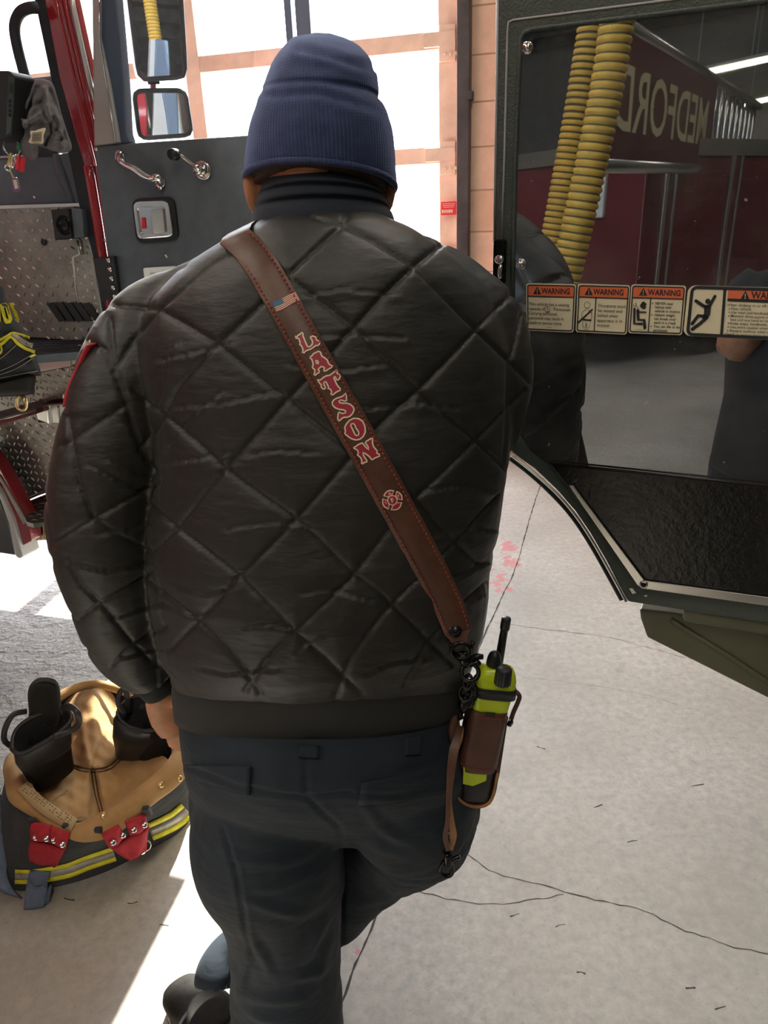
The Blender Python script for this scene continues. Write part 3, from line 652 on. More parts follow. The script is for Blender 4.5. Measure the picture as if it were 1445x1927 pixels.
parts += [tube([hp(0, -.012, -.09), hp(0, -.02, -.15), atY(602, 470, 1.05), atY(600, 560, 1.03)], [.056, .060, .068, .09], 20, 3),
    rings_loft([((400, 1330), (800, 1320), 1345, .965, .86), ((370, 1150), (840, 1150), 1170, .99, .85), ((370, 900), (860, 900), 890, 1.01, .88), ((350, 660), (860, 650), 640, 1.03, .93), ((420, 530), (790, 520), 505, 1.04, .97)], 32, 1.0, 3),
    rings_loft([((380, 1330), (830, 1320), 1365, .96, .85), ((385, 1450), (850, 1440), 1490, .95, .83), ((400, 1500), (860, 1490), 1540, .95, .84)], 32, 1.0, 3),
    ptube([(q[0], q[1], q[2], q[3]*.55) for q in sleeve_l[:-1]]+[(291, 1284, .985, 25), (302, 1306, .99, 25)], 16, 3), ptube([(q[0], q[1], q[2], q[3]*.55) for q in sleeve_r]+[(745, 765, 1.33, 22)], 16, 3),
    ptube([(x, y, Y, r*.72) for x, y, Y, r in leg_l[:-1]], 18, 3), ptube([(x, y, Y, r*.72) for x, y, Y, r in leg_r], 18, 3),
    # left hand sliding into the front pocket: palm, four fingers, thumb
    ptube([(300, 1300, .99, 26), (307, 1322, .995, 34), (318, 1352, 1.0, 34), (330, 1378, 1.0, 28)], 16, 3, .55)]
for i, (dx, dy, ln) in enumerate(((-10, 16, 34), (2, 20, 42), (14, 20, 42), (25, 14, 34))):
    b0 = (322+dx*.9, 1368+dy*.2); parts.append(ptube([(b0[0], b0[1], 1.0, 9.5), (b0[0]+6, b0[1]+ln*.5, 1.005, 8.5), (b0[0]+10, b0[1]+ln, .995, 7)], 10, 3))
parts.append(ptube([(335, 1320, .985, 11), (348, 1345, .975, 10), (352, 1372, .975, 8)], 10, 3))
pc = atY(745, 765, 1.33)                                   # right hand, closed on the jacket front
parts.append(tube([pc, pc+V3(-.045, .012, .0), pc+V3(-.085, .015, -.003)], [.026, .038, .034], 14, 3, .6))
for i, (dz, ln) in enumerate(((.026, .06), (.009, .068), (-.009, .063), (-.026, .05))):
    q = pc+V3(-.082, .018, dz); parts.append(tube([q, q+V3(-ln*.55, .012, 0), q+V3(-ln*.75, -.02, 0), q+V3(-ln*.45, -.04, 0)], [.0098, .0092, .0088, .0075], 10, 3))
parts.append(tube([pc+V3(-.03, 0, .03), pc+V3(-.055, -.025, .045), pc+V3(-.085, -.035, .035)], [.012, .011, .008], 10, 3))
kv, kf, kn = fuse(parts, .0058, 3)
obj('body', kv, kf, SKIN, PER)
hr = [((478, 352), (726, 372), 322, 1.075, .994), ((474, 330), (730, 345), 306, 1.078, .985), ((474, 312), (730, 326), 292, 1.08, .985)]
obj('hair', *rings_loft(hr, 48, 1.0, 3), HAIR, PER)
# -- boots
def boot(name, ank, heel, toe, up, mat):
    ank, heel, toe, up = (np.asarray(q, float) for q in (ank, heel, toe, up)); ax = toe-heel; L = np.linalg.norm(ax); ax /= L
    up = up-ax*(up @ ax); up /= np.linalg.norm(up); sd = np.cross(ax, up); rings = []
    for t, w_, h in ((0, .022, .05), (.04, .036, .075), (.15, .041, .105), (.3, .041, .115), (.42, .043, .10), (.55, .047, .08), (.7, .052, .064), (.85, .050, .055), (.95, .038, .045), (1.0, .02, .03)):
        c = heel+ax*L*t+up*(h/2+.028); rings.append(ell(c, sd*w_, up*h/2, 20, .85))
    shaft = tube([heel+ax*L*.22+up*.09, heel+ax*L*.22+up*.13, heel+ax*L*.21+up*.165], [.046, .047, .048], 20, 3, 1.0)
    bo = obj(name, *fuse([loft(rings), shaft], .0055, 4)[:2], mat, PER)
    sole = []
    for h in (0.0, .012, .026, .034):
        r = []
        for i in range(40):
            t = 2*math.pi*i/40; x = .5+.5*math.cos(t); w_ = .046+.010*math.cos(t*1.0)-.010*math.exp(-((x-.38)/.16)**2)
            r.append(heel+ax*(L*(1.02*x-.01))+sd*w_*math.copysign(abs(math.sin(t))**.75, math.sin(t))+up*h)
        sole.append(r)
    obj('sole', *loft(sole), RUBBER, bo)
    for k, t in enumerate((.26, .36, .47)):
        a = ell(heel+ax*L*t+up*(.085 if k else .09), sd*.046, up*.062-ax*.02, 24); obj('strap', *tube([p for p in a[:13]], .0035, 8, 1), GREYVINYL, bo)
    tb = heel+ax*L*.02+up*.10; obj('pull_tab', *box(tb, sd*.012, up*.028, ax*.004), GREYVINYL, bo, True, .003)
    return bo
boot('boot', (0, 0, 0), (-.25, .885, 0.0), (-.215, 1.19, 0.0), (0, 0, 1), BOOTM)
boot('boot', (0, 0, 0), atZ(428, 2035), atZ(336, 1876), (.12, -.06, 1), BOOTM)
# ------------------------------------------------------------------ the leather radio strap across the back
ST = thing('radio_strap', on_jacket(650, 800, 0), 'brown leather shoulder strap with crimson name lettering worn diagonally across the black jacket', 'strap')
Ledge = [(413, 459), (440, 482), (465, 517), (500, 577), (540, 648), (580, 721), (620, 792), (660, 863), (700, 935), (740, 1007), (780, 1079), (815, 1143), (838, 1198)]
Redge = [(470, 431), (498, 455), (525, 493), (562, 557), (602, 630), (643, 702), (686, 777), (726, 849), (766, 923), (806, 997), (842, 1066), (872, 1130), (888, 1182)]
NS = 60
Lc = resample(Ledge+Ledge[::-1][1:-1], 2*NS-2, False)[:NS]; Rc = resample(Redge+Redge[::-1][1:-1], 2*NS-2, False)[:NS]
tt = []
for a, b in zip(Lc, Rc):
    ds = []
    for q in (.02, .25, .5, .75, .98):
        p = a*(1-q)+b*q; s = on_jacket(p[0], p[1], 0)
        if s is not None: ds.append(np.linalg.norm(s-CAM)/np.linalg.norm(ray(*p)))
    tt.append(min(ds)*.6+np.mean(ds)*.4 if ds else np.nan)
tt = np.array(tt); ok = ~np.isnan(tt); tt = np.interp(np.arange(NS), np.arange(NS)[ok], tt[ok])
tp_ = np.pad(tt, 9, 'edge'); ts_ = np.convolve(tp_, np.ones(15)/15, 'same')[9:-9]
tt = np.minimum(ts_, tt+.004)-.006
def st_pt(px, up=0.0):                                    # a point on the strap's outer face
    p = np.asarray(px, float); mid = (Lc+Rc)/2; i = int(np.argmin(((mid-p)**2).sum(1)))
    d2 = mid[min(i+1, NS-1)]-mid[max(i-1, 0)]; k = np.clip(i+((p-mid[i]) @ d2)/(d2 @ d2)*(min(i+1, NS-1)-max(i-1, 0)), 0, NS-1)
    t = np.interp(k, np.arange(NS), tt); r = ray(*p); return CAM+r*t-r*up
v = []
TH_ = .0042
for i in range(NS):
    for p, o in ((Lc[i], .0012), (Lc[i]*.97+Rc[i]*.03, 0), (Lc[i]*.5+Rc[i]*.5, -.0004), (Lc[i]*.03+Rc[i]*.97, 0), (Rc[i], .0012)):
        r = ray(*p); v.append(CAM+r*(tt[i]+o))
rows = [v[5*i:5*i+5] for i in range(NS)]
# carries on over the shoulder and down the chest
pre = []
for dy, dz in ((.30, -.36), (.28, -.24), (.25, -.12), (.20, -.035), (.13, .004), (.06, .010), (.022, .006)):
    pre.append([p+V3(-.01 if dy > .2 else 0, dy, dz) for p in rows[0]])
rows = pre+rows
NR = len(rows); vv = []; ff = []
for r in rows: vv += r
for i, r in enumerate(rows):
    for p in r:
        d = p-CAM; d /= np.linalg.norm(d)
        vv.append(p+(d*TH_ if i >= len(pre) else V3(0, -.5, -.9)*TH_))
off = 5*NR
for i in range(NR-1):
    for j in range(4):
        a = 5*i+j; ff += [(a, a+1, a+6, a+5), (off+a, off+a+5, off+a+6, off+a+1)]
    for j in (0, 4):
        a = 5*i+j; ff.append((a, a+5, off+a+5, off+a))
for i in (0, NR-1):
    for j in range(4): a = 5*i+j; ff.append((a, a+1, off+a+1, off+a))
obj('band', vv, ff, LEATHER, ST)
# pointed tab below the snap
tab = [(838, 1196), (888, 1181), (881, 1194), (880, 1213), (857, 1222), (846, 1203)]
tb = [st_pt(p, -.0008) for p in tab]; obj('tab', *prism(tb, ray(860, 1200)*.004), LEATHER, ST, False, .0012)
m = M(); c = st_pt((856, 1187)); nrm = -ray(856, 1187); m.add(*disc(c, nrm, .0085, .003, 22)); obj('snap', m.v, m.f, BLACKM, ST, True)['label'] = 'black snap fastener'
m = M(); m.add(*torus(c+nrm*.003/np.linalg.norm(nrm), nrm, .0055, .0011, 20, 6)); m.build('snap_rim', BLACKM, ST)
for side in (0, 1):
    m = M(); A = Lc if side == 0 else Rc; B = Rc if side == 0 else Lc
    path = A*.885+B*.115; q = np.concatenate([[0], np.cumsum(np.linalg.norm(np.diff(path, axis=0), axis=1))]); s = 6.0
    while s < q[-1]-8:
        a = np.array([np.interp(s, q, path[:, k]) for k in (0, 1)]); b = np.array([np.interp(s+6.2, q, path[:, k]) for k in (0, 1)])
        m.add(*tube([st_pt(a, .0002), st_pt((a+b)/2, .0012), st_pt(b, .0002)], [.0006, .0011, .0006], 6, 1)); s += 9.0
    m.build('stitching', THREAD, ST)['label'] = 'row of red stitches along the strap edge'
# lettering, traced letter by letter (pixels in a five-times enlargement)
SC = 1420/280.0
def P3(l): return [(480+x/SC, 520+y/SC) for x, y in l]
GL = dict(L=[[(385,570),(400,575),(412,560),(430,552),(447,535),(458,545),(455,565),(470,600),(490,650),(500,670),(520,672),(545,650),(548,620),(538,600),(528,590),(530,578),(548,570),(570,575),(585,590),(583,605),(600,612),(618,628),(612,650),(595,662),(580,660),(560,675),(530,695),(500,705),(480,715),(468,732),(452,728),(458,705),(450,680),(440,660),(425,650),(430,635),(420,600),(408,590),(390,590)]],
 A=[[(560,735),(575,730),(590,722),(605,715),(625,725),(630,745),(640,765),(660,775),(690,800),(700,830),(715,845),(735,852),(730,870),(700,885),(680,900),(660,905),(655,890),(665,875),(650,865),(630,860),(610,880),(600,890),(615,905),(608,920),(590,930),(575,945),(562,940),(570,915),(568,890),(550,875),(545,860),(555,850),(550,820),(540,790),(525,780),(530,765),(545,755)],[(580,800),(595,805),(605,825),(600,835),(585,830)]],
 T=[[(595,985),(610,990),(630,985),(650,965),(680,950),(710,945),(740,925),(765,905),(775,895),(785,910),(780,925),(800,935),(812,955),(805,975),(790,990),(775,985),(770,965),(760,955),(750,965),(765,1000),(780,1035),(800,1060),(812,1070),(810,1090),(795,1095),(775,1105),(755,1120),(740,1132),(722,1125),(730,1105),(725,1085),(705,1070),(695,1075),(700,1055),(685,1025),(675,1005),(660,1010),(655,1025),(665,1045),(672,1065),(660,1078),(640,1070),(630,1050),(632,1035),(620,1025),(605,1005)]],
 S=[[(865,1115),(872,1140),(870,1165),(875,1185),(860,1190),(845,1188),(820,1180),(800,1190),(805,1205),(830,1210),(870,1210),(905,1220),(935,1245),(945,1275),(930,1310),(905,1335),(880,1345),(855,1345),(835,1350),(810,1375),(800,1380),(788,1360),(790,1330),(795,1305),(805,1295),(820,1305),(840,1310),(862,1300),(865,1285),(845,1275),(805,1270),(765,1255),(740,1230),(735,1205),(750,1180),(775,1165),(805,1155),(835,1145)]],
 O=[[(855,1440),(870,1410),(900,1375),(940,1355),(985,1358),(1020,1378),(1035,1400),(1050,1440),(1050,1490),(1030,1530),(1000,1555),(960,1562),(920,1550),(890,1530),(865,1510),(855,1500),(862,1480)],[(915,1410),(940,1405),(955,1425),(960,1445),(975,1465),(990,1490),(985,1515),(965,1520),(950,1505),(940,1480),(928,1455),(915,1430)]],
 N=[[(940,1635),(960,1625),(985,1605),(1010,1595),(1025,1590),(1035,1605),(1060,1635),(1085,1655),(1080,1630),(1065,1605),(1050,1590),(1060,1575),(1085,1560),(1105,1548),(1120,1545),(1122,1565),(1120,1590),(1130,1625),(1150,1650),(1165,1665),(1160,1685),(1185,1700),(1188,1715),(1165,1725),(1140,1735),(1120,1750),(1108,1745),(1090,1720),(1050,1690),(1030,1680),(1035,1710),(1050,1735),(1065,1755),(1068,1770),(1045,1775),(1025,1790),(1015,1788),(1020,1765),(1010,1735),(990,1715),(975,1705),(985,1690),(980,1665),(965,1650),(945,1645)]])
def decal(name, loops, fillmat, edgemat, w, parent, base=st_pt, up=.0008):
    p, t = fill(loops); v = [base(q, up) for q in p]; m = M(); m.add(v, t, 0)
    for l in loops:
        l = np.asarray(l, float); n = len(l); e = []
        for i in range(n):
            d = l[(i+1) % n]-l[i-1]; d /= np.linalg.norm(d)+1e-9; nn = np.array([-d[1], d[0]])*w/2; e += [base(l[i]+nn, up*1.8), base(l[i]-nn, up*1.8)]
        m.add(e, [(2*i, 2*i+1, 2*((i+1) % n)+1, 2*((i+1) % n)) for i in range(n)], 1)
    return m.build(name, None, parent, False, mats=[fillmat, edgemat])
for ch, loops in GL.items():
    decal('letter', [P3(l) for l in loops], DECALR, DECALW, 2.7, ST)['label'] = 'crimson letter %s with cream outline' % ch
# flag
fq = np.array(P3([(165, 240), (385, 150), (430, 232), (205, 340)]))
def fl_(u, v): p = (fq[0]*(1-u)+fq[1]*u)*(1-v)+(fq[3]*(1-u)+fq[2]*u)*v; return p+np.array([0, 1.2*math.sin(u*6.0)])
m = M()
for k in range(13):
    u0 = .41 if k < 7 else 0.0
    us = np.linspace(u0, 1, 10); v = []
    for u in us: v += [st_pt(fl_(u, k/13+.008), .0008), st_pt(fl_(u, (k+1)/13-.008), .0008)]
    m.add(v, [(2*i, 2*i+1, 2*i+3, 2*i+2) for i in range(9)], 0 if k % 2 == 0 else 1)
us = np.linspace(0, .40, 5); v = []
for u in us: v += [st_pt(fl_(u, 0), .0009), st_pt(fl_(u, 7/13), .0009)]
m.add(v, [(2*i, 2*i+1, 2*i+3, 2*i+2) for i in range(4)], 2)
m.build('flag_emblem', None, ST, False, mats=[DECALR, DECALW, DECALB])['label'] = 'small striped flag emblem with blue corner'
# cross-shaped emblem with letters
ec = np.array([738.3, 941.4]); er = 19.6
def epx(r, a): return (ec[0]+er*r*math.cos(a), ec[1]+er*r*math.sin(a))
gaps = [math.radians(q) for q in (-73, 6, 106, 198, 287)]
fills = []; EM = M()
def lay(loops, k, up, w=0):
    p, t = fill(loops); EM.add([st_pt(q, up) for q in p], t, k)
for i in range(4):
    a0, a1 = gaps[i]+.10, gaps[i+1]-.10
    def lobe(g, r0, r1):
        A = np.linspace(a0+g, a1-g, 9); out = [epx(r1*(1+.05*math.cos((q-(a0+a1)/2)*4)), q) for q in A]
        inn = [epx(r0, q) for q in np.linspace(a1-g*1.6-.28, a0+g*1.6+.28, 5)]; return out+inn
    lay([lobe(0, .40, 1.0)], 1, .0008); lay([lobe(.09, .52, .88)], 0, .0012)
lay([[epx(.50, q) for q in np.linspace(0, 6.28, 24, endpoint=False)]], 1, .0014); lay([[epx(.40, q) for q in np.linspace(0, 6.28, 24, endpoint=False)]], 0, .0018)
ra = math.radians(-22)
for ch, r, a, s in (('F', 0, 0, .62), ('A', .69, math.radians(-112), .42), ('F', .69, math.radians(-34), .42), ('I', .69, math.radians(160), .42)):
    gv, gf = glyphs(ch, .02); gx = (min(q[0] for q in gv)+max(q[0] for q in gv))/2
    rot = ra if r == 0 else ra+math.radians({-112: 0, -34: 55, 160: -40}[round(math.degrees(a))])*.5
    o0 = np.array(epx(r, a)); vv_ = []
    for x, y in gv:
        X, Y = (x-gx)*s*er, -(y-.345)*s*er; vv_.append(st_pt(o0+np.array([X*math.cos(rot)-Y*math.sin(rot), X*math.sin(rot)+Y*math.cos(rot)]), .0022))
    EM.add(vv_, gf, 1)
EM.build('emblem', None, ST, False, mats=[DECALR, DECALW])['label'] = 'crimson and cream four-lobed fire service cross emblem'
# black swivel clips from the strap end down to the holster
YC = dep(st_pt((860, 1215)))
def cl(x, y, dz=0.0): r = ray(x, y); return CAM+r*(st_pt((860, 1215))-CAM)[1]/r[1]*1.0+V3(0, dz, 0)
def clip(name, parent, pts, r, mat=BLACKM, k=3): return obj(name, *tube([cl(*p) for p in pts], r, 10, k), mat, parent)
m = M(); m.add(*torus(cl(866, 1222, -.004), ray(866, 1222)+V3(0, 0, .5), .012, .0030)); m.add(*tube([cl(848, 1212), cl(852, 1226), cl(866, 1232), cl(884, 1226), cl(890, 1208)], .0028, 10, 4)); m.build('strap_ring', BLACKM, ST)
m = M(); m.add(*tube([cl(868, 1230), cl(874, 1240), cl(878, 1252)], [.006, .0085, .006], 12, 3)); m.add(*tube([cl(878, 1250, -.004), cl(896, 1244, -.004), cl(902, 1247, -.004)], [.003, .0042, .003], 10, 3)); m.add(*tube([cl(884, 1240), cl(896, 1236), cl(909, 1236)], [.003, .0045, .0035], 10, 3))
m.add(*torus(cl(884, 1263, -.003), ray(884, 1263), .0115, .003)); m.build('swivel_hook', BLACKM, ST)
for (x, y), sx, tw in (((880, 1281), .55, .2), ((884, 1294), .5, 1.2), ((876, 1302), .9, .3), ((884, 1313), .55, 1.0)):
    obj('chain_link', *torus(cl(x, y, -.004), ray(x, y)+V3(tw*.8, 0, tw*.3), .010, .0026, 20, 8, sx), BLACKM, ST)
# ------------------------------------------------------------------ radio, its holster and the tether
YR = .885
HO = thing('radio_holster', atY(900, 1420, YR), 'oiled brown leather radio pouch with red stitching hanging at the right hip', 'holster')
RA = thing('two_way_radio', atY(915, 1380, YR), 'lime yellow and black handheld radio standing in the brown leather pouch', 'radio')
AX = V3(math.cos(math.radians(9)), 0, -math.sin(math.radians(9)))
def rr_(x, y, hw, hd, e=.45, Y=YR, n=36): return ell(atY(x, y, Y), AX*hw, V3(0, -hd, .0), n, e)
def rl(rows, cap=True, **k): return loft([rr_(*r, **k) for r in rows], cap)
rb = obj('radio_body', *rl([(911, 1392, .0252, .017), (917, 1345, .0258, .0175), (924, 1312, .0280, .0185), (931, 1287, .0292, .019), (934, 1272, .0288, .0185), (936, 1262, .0262, .0165), (937, 1257, .022, .013)]), LIME, RA)
obj('battery', *rl([(892, 1502, .0205, .0125), (893, 1494, .0232, .0155), (901, 1442, .0242, .0165), (911, 1392, .0246, .0168)]), BLACKP, RA)
fr = [atY(x, y, YR-.0192) for x, y in ((872, 1444), (917, 1452), (915, 1470), (890, 1480), (871, 1476))]
obj('lime_panel', *prism(fr, V3(0, .004, 0)), LIME, RA, False, .001)
obj('bumper_strap', *loft([rr_(928, 1299, .0305, .0205), rr_(929, 1302, .0315, .0215), rr_(931, 1288, .0318, .0215), rr_(931, 1284, .0300, .020)], False), BLACKP, RA)
obj('antenna_base', *ptube([(928, 1262, .892, 14), (929, 1250, .892, 14.5), (930, 1238, .892, 13), (931, 1229, .892, 9), (931.5, 1225, .892, 3)], 18, 3), BLACKP, RA)
obj('antenna', *ptube([(936, 1258, .915, 8.5), (942, 1225, .915, 8.0), (947, 1195, .915, 7.5), (949, 1185, .915, 7.4), (949.5, 1183, .915, 9.2), (952, 1168, .915, 9.2), (953, 1163, .915, 8.4), (953, 1161, .915, 3)], 16, 2), BLACKP, RA)
m = M(); a = atY(945, 1286, .866); b = atY(949, 1257, .866); ax_ = b-a; L_ = np.linalg.norm(ax_); ax_ /= L_
e1 = np.cross(ax_, V3(0, 1, 0)); e1 /= np.linalg.norm(e1); e2 = np.cross(ax_, e1)
kr = []
for t, s in ((0, .0118), (.1, .0122), (.85, .0116), (.96, .0108), (1, .0095)):
    kr.append([a+ax_*L_*t+(e1*math.cos(q)+e2*math.sin(q))*(s+(.0006*math.cos(q*12))) for q in np.arange(48)*2*math.pi/48])
m.add(*loft(kr)); m.build('volume_knob', BLACKP, RA)
obj('switch', *ptube([(920, 1280, .872, 4), (921, 1272, .872, 4.5), (922, 1268, .872, 2)], 10, 2), BLACKP, RA)
obj('side_button', *box(atY(922, 1345, YR-.020), AX*.008, V3(0, .0015, 0), V3(0, 0, .004)), BLACKP, RA, True, .001)
# holster
bd = [(919, 1327, .0288, .0212), (918, 1334, .0292, .0216), (908, 1385, .0298, .0222), (898, 1432, .0300, .0222), (897, 1438, .0296, .0218)]
o_ = [rr_(*r, e=.62, n=56) for r in bd]; i_ = [rr_(r[0], r[1], r[2]-.003, r[3]-.003, e=.62, n=56) for r in bd[::-1]]
obj('front_band', *loft(o_+i_+[o_[0]], False), LEATHER, HO)
bp = [(876, 1336), (957, 1350), (940, 1460), (934, 1485), (923, 1508), (905, 1517), (880, 1514), (858, 1499), (849, 1470), (854, 1437)]
obj('back_plate', *prism([atY(x, y, YR+.022) for x, y in bp], V3(0, .004, 0)), LEATHER, HO, False, .0015)
rimp = [(853, 1435), (850, 1462), (856, 1490), (872, 1508), (892, 1515), (909, 1514), (922, 1505), (930, 1485), (934, 1462), (937, 1452)]
c = [atY(x, y, YR-.012) for x, y in rimp]
o1 = catmull(np.array(c), 5); rings = []
for i, p in enumerate(o1):
    t = o1[min(i+1, len(o1)-1)]-o1[max(i-1, 0)]; t /= np.linalg.norm(t); nn = np.cross(t, V3(0, 1, 0)); rings.append([p+nn*.0022+V3(0, -.003, 0), p-nn*.0022+V3(0, -.003, 0), p-nn*.0022+V3(0, .036, 0), p+nn*.0022+V3(0, .036, 0)])
obj('cup', *loft(rings), LEATHER, HO, False)
obj('cup_edge', *tube([p+V3(0, -.003, 0) for p in c], .0026, 8, 5), EDGETAN, HO)['label'] = 'raw tan leather edge'
for (x0, y0), (x1, y1), nm in (((884, 1328), (955, 1340), 0), ((858, 1418), (937, 1438), 0)):
    m = M()
    for k in range(16):
        s = []
        for q in (k/16+.006, k/16+.028, k/16+.05):
            u = -1+2*q; yy = y0+(y1-y0)*q; r0_ = bd[1] if y0 < 1400 else bd[3]
            hw, hd = r0_[2], r0_[3]; cc = atY(r0_[0], (y0+y1)/2, YR)
            s.append(cc+AX*hw*u*.97+V3(0, -(hd+.0007)*max(0, 1-abs(u)**3.2)**(1/3.2), 0))
        m.add(*tube(s, [.0005, .0010, .0005], 6, 1))
    m.build('stitching', THREAD, HO)
obj('retaining_strap', *tube([atY(x, y, Y) for x, y, Y in ((952, 1290, .91), (966, 1298, .905), (977, 1309, .90), (974, 1322, .90), (965, 1343, .90), (958, 1366, .90))], .0036, 10, 4, .6), LEATHER, HO)
m = M(); m.add(*disc(atY(959, 1360, .893), V3(.6, -.8, 0), .006, .003, 16)); m.build('snap', BLACKM, HO)
obj('side_loop', *tube([atY(x, y, Y) for x, y, Y in ((868, 1345, .88), (858, 1352, .872), (852, 1372, .868), (853, 1392, .87), (861, 1408, .875))], .0065, 10, 4, .5), LEATHER, HO)
obj('belt_clip', *box(atY(866, 1292, .895), V3(.011, 0, .004), V3(0, .006, 0), V3(-.006, 0, .024)), BLACKP, HO, True, .003)
m = M(); m.add(*torus(atY(880, 1306, .862), ray(880, 1306), .012, .0032)); m.add(*tube([atY(874, 1312, .862), atY(872, 1325, .864), atY(872, 1338, .868)], [.006, .0085, .005], 10, 3)); m.add(*tube([atY(868, 1340, .87), atY(864, 1352, .87)], .0036, 10, 2))
m.build('swivel_hook', BLACKM, HO)
# tether
TE = thing('leather_tether', atY(845, 1560, .84), 'thin folded brown leather tether with a black trigger snap dangling below the pouch', 'tether')
pth = [(866, 1366), (862, 1384), (854, 1410), (848, 1450), (844, 1500), (842, 1545), (838, 1575), (843, 1600)]
def band(path, wpx, Y, th, name, mat, parent):
    p = catmull(np.array([[*atY(x, y, Y if np.isscalar(Y) else Y[i])] for i, (x, y) in enumerate(path)]), 6); rings = []
    for i, q in enumerate(p):
        t = p[min(i+1, len(p)-1)]-p[max(i-1, 0)]; t /= np.linalg.norm(t); a = np.cross(t, q-CAM); a /= np.linalg.norm(a); b = np.cross(t, a); w = np.interp(i/(len(p)-1), np.linspace(0, 1, len(wpx)), wpx)*dep(q)/F/2
        rings.append([q+a*w+b*th, q-a*w+b*th, q-a*w-b*th, q+a*w-b*th])
    return obj(name, *loft(rings), mat, parent, False, .0006)
YT = [.866, .852, .836, .822, .815, .814, .818, .826]
band(pth, [13, 12, 17, 15, 9, 8, 10, 9], YT, .0016, 'outer_strip', LEATHER, TE)
band([(868, 1370), (866, 1390), (859, 1412), (852, 1452), (846, 1502), (849, 1545), (853, 1572), (848, 1598)], [10, 9, 8, 8, 8, 12, 13, 9], [y+.006 for y in YT], .0016, 'inner_strip', EDGETAN, TE)
m = M(); m.add(*disc(atY(847, 1571, .828), -ray(847, 1571), .0052, .002, 16)); m.build('rivet', CHROME, TE)
m = M(); m.add(*torus(atY(842, 1606, .832), ray(842, 1606)+V3(.7, 0, .2), .0075, .0018, 18, 8)); m.add(*tube([atY(841, 1606, .832), atY(843, 1618, .832), atY(844, 1630, .832)], [.0045, .007, .0058], 12, 3))
q = [(846, 1622), (850, 1632), (851, 1642), (846, 1648), (837, 1648), (830, 1642), (830, 1632), (836, 1622)]
m.add(*tube([atY(x, y, .832) for x, y in q], [.0045, .0038, .0034, .0034, .0034, .0034, .0036, .0045], 10, 4)); m.add(*tube([atY(x, y, .828) for x, y in ((846, 1620), (856, 1615), (865, 1612))], [.003, .0036, .004], 10, 3))
m.build('trigger_snap', BLACKM, TE)
# ------------------------------------------------------------------ fire engine on the left with its cab door open
A0 = atY(203, 520, 2.85)
FT = math.radians(17); FW_ = V3(math.cos(FT), -math.sin(FT), 0); FF_ = V3(math.sin(FT), math.cos(FT), 0)
DP = Plane(A0, FW_); BPL = DP.off(-.05); SP = Plane(A0, FF_)      # door plane, bulkhead plane, side plane
FE = thing('fire_engine', (-1.6, 3.0, 0), 'red fire engine with tread plate step well and its grey cab door open at left', 'fire engine')
def lozenges(m, poly, pl, pitch=.030, L=.0245, W=.0082, h=.0042, off=0.0, rot=0.0):
    uvp = [pl.uv(pl.hit(x, y)) for x, y in poly]; us = [q[0] for q in uvp]; vs = [q[1] for q in uvp]
    def inside(u, v):
        c = False; n = len(uvp)
        for i in range(n):
            (x1, y1), (x2, y2) = uvp[i], uvp[i-1]
            if (y1 > v) != (y2 > v) and u < (x2-x1)*(v-y1)/(y2-y1)+x1: c = not c
        return c
    i0, i1 = int(min(us)/pitch)-1, int(max(us)/pitch)+2; j0, j1 = int(min(vs)/pitch)-1, int(max(vs)/pitch)+2
    for i in range(i0, i1):
        for j in range(j0, j1):
            u, v = i*pitch, j*pitch
            if not inside(u, v): continue
            a = math.radians(55 if (i+j) % 2 else -38)+rot; d = pl.e1*math.cos(a)+pl.e2*math.sin(a); e = -pl.e1*math.sin(a)+pl.e2*math.cos(a); c = pl.at(u, v, off)
            vv = [c+d*L/2, c+e*W/2, c-d*L/2, c-e*W/2, c+d*L*.28+pl.n*h, c-d*L*.28+pl.n*h]
            m.add(vv, [(0, 1, 4), (1, 2, 5), (1, 5, 4), (2, 3, 5), (3, 0, 4), (3, 4, 5)], 1)
def tread(name, poly, pl, parent, th=.02, off=0.0, mat=None, pitch=.030, rot=0.0, label=None):
    m = M(); m.add(*slabs(poly, pl, th, off)); lozenges(m, poly, pl, pitch, off=off, rot=rot); o = m.build(name, None, parent, False, mats=[mat or TREADM, TREADTOP])
    if label: o['label'] = label
    return o
# cab shell: roof corner post and body mass
pil = slab('corner_post', [(78, -30), (136, -30), (173, 140), (177, 310), (200, 480), (222, 640), (212, 640), (187, 480), (157, 310), (112, 150)], DP, .03, REDPAINT, FE, -.02, .006)
pil['label'] = 'red windscreen post'
for a, b, r, mt in (((100, -20), (178, 312), .007, REDPAINT), ((118, -20), (176, 235), .007, REDPAINT), ((131, -20), (177, 190), .009, ALU)):
    obj('post_ridge', *tube([DP.hit(*a, .0), DP.hit((a[0]+b[0])/2, (a[1]+b[1])/2, .0), DP.hit(*b, .0)], r, 10, 3), mt, pil)
obj('lower_post', *tube([DP.hit(x, y, -.01) for x, y in ((166, 312), (180, 395), (193, 480), (205, 560), (216, 640))], .018, 12, 3), REDPAINT, FE)
slab('door_seal', [(58, -30), (80, -30), (114, 150), (158, 310), (188, 480), (214, 650), (203, 650), (174, 480), (148, 385), (128, 290), (98, 160)], DP, .06, SEAL, FE, -.03, .004)
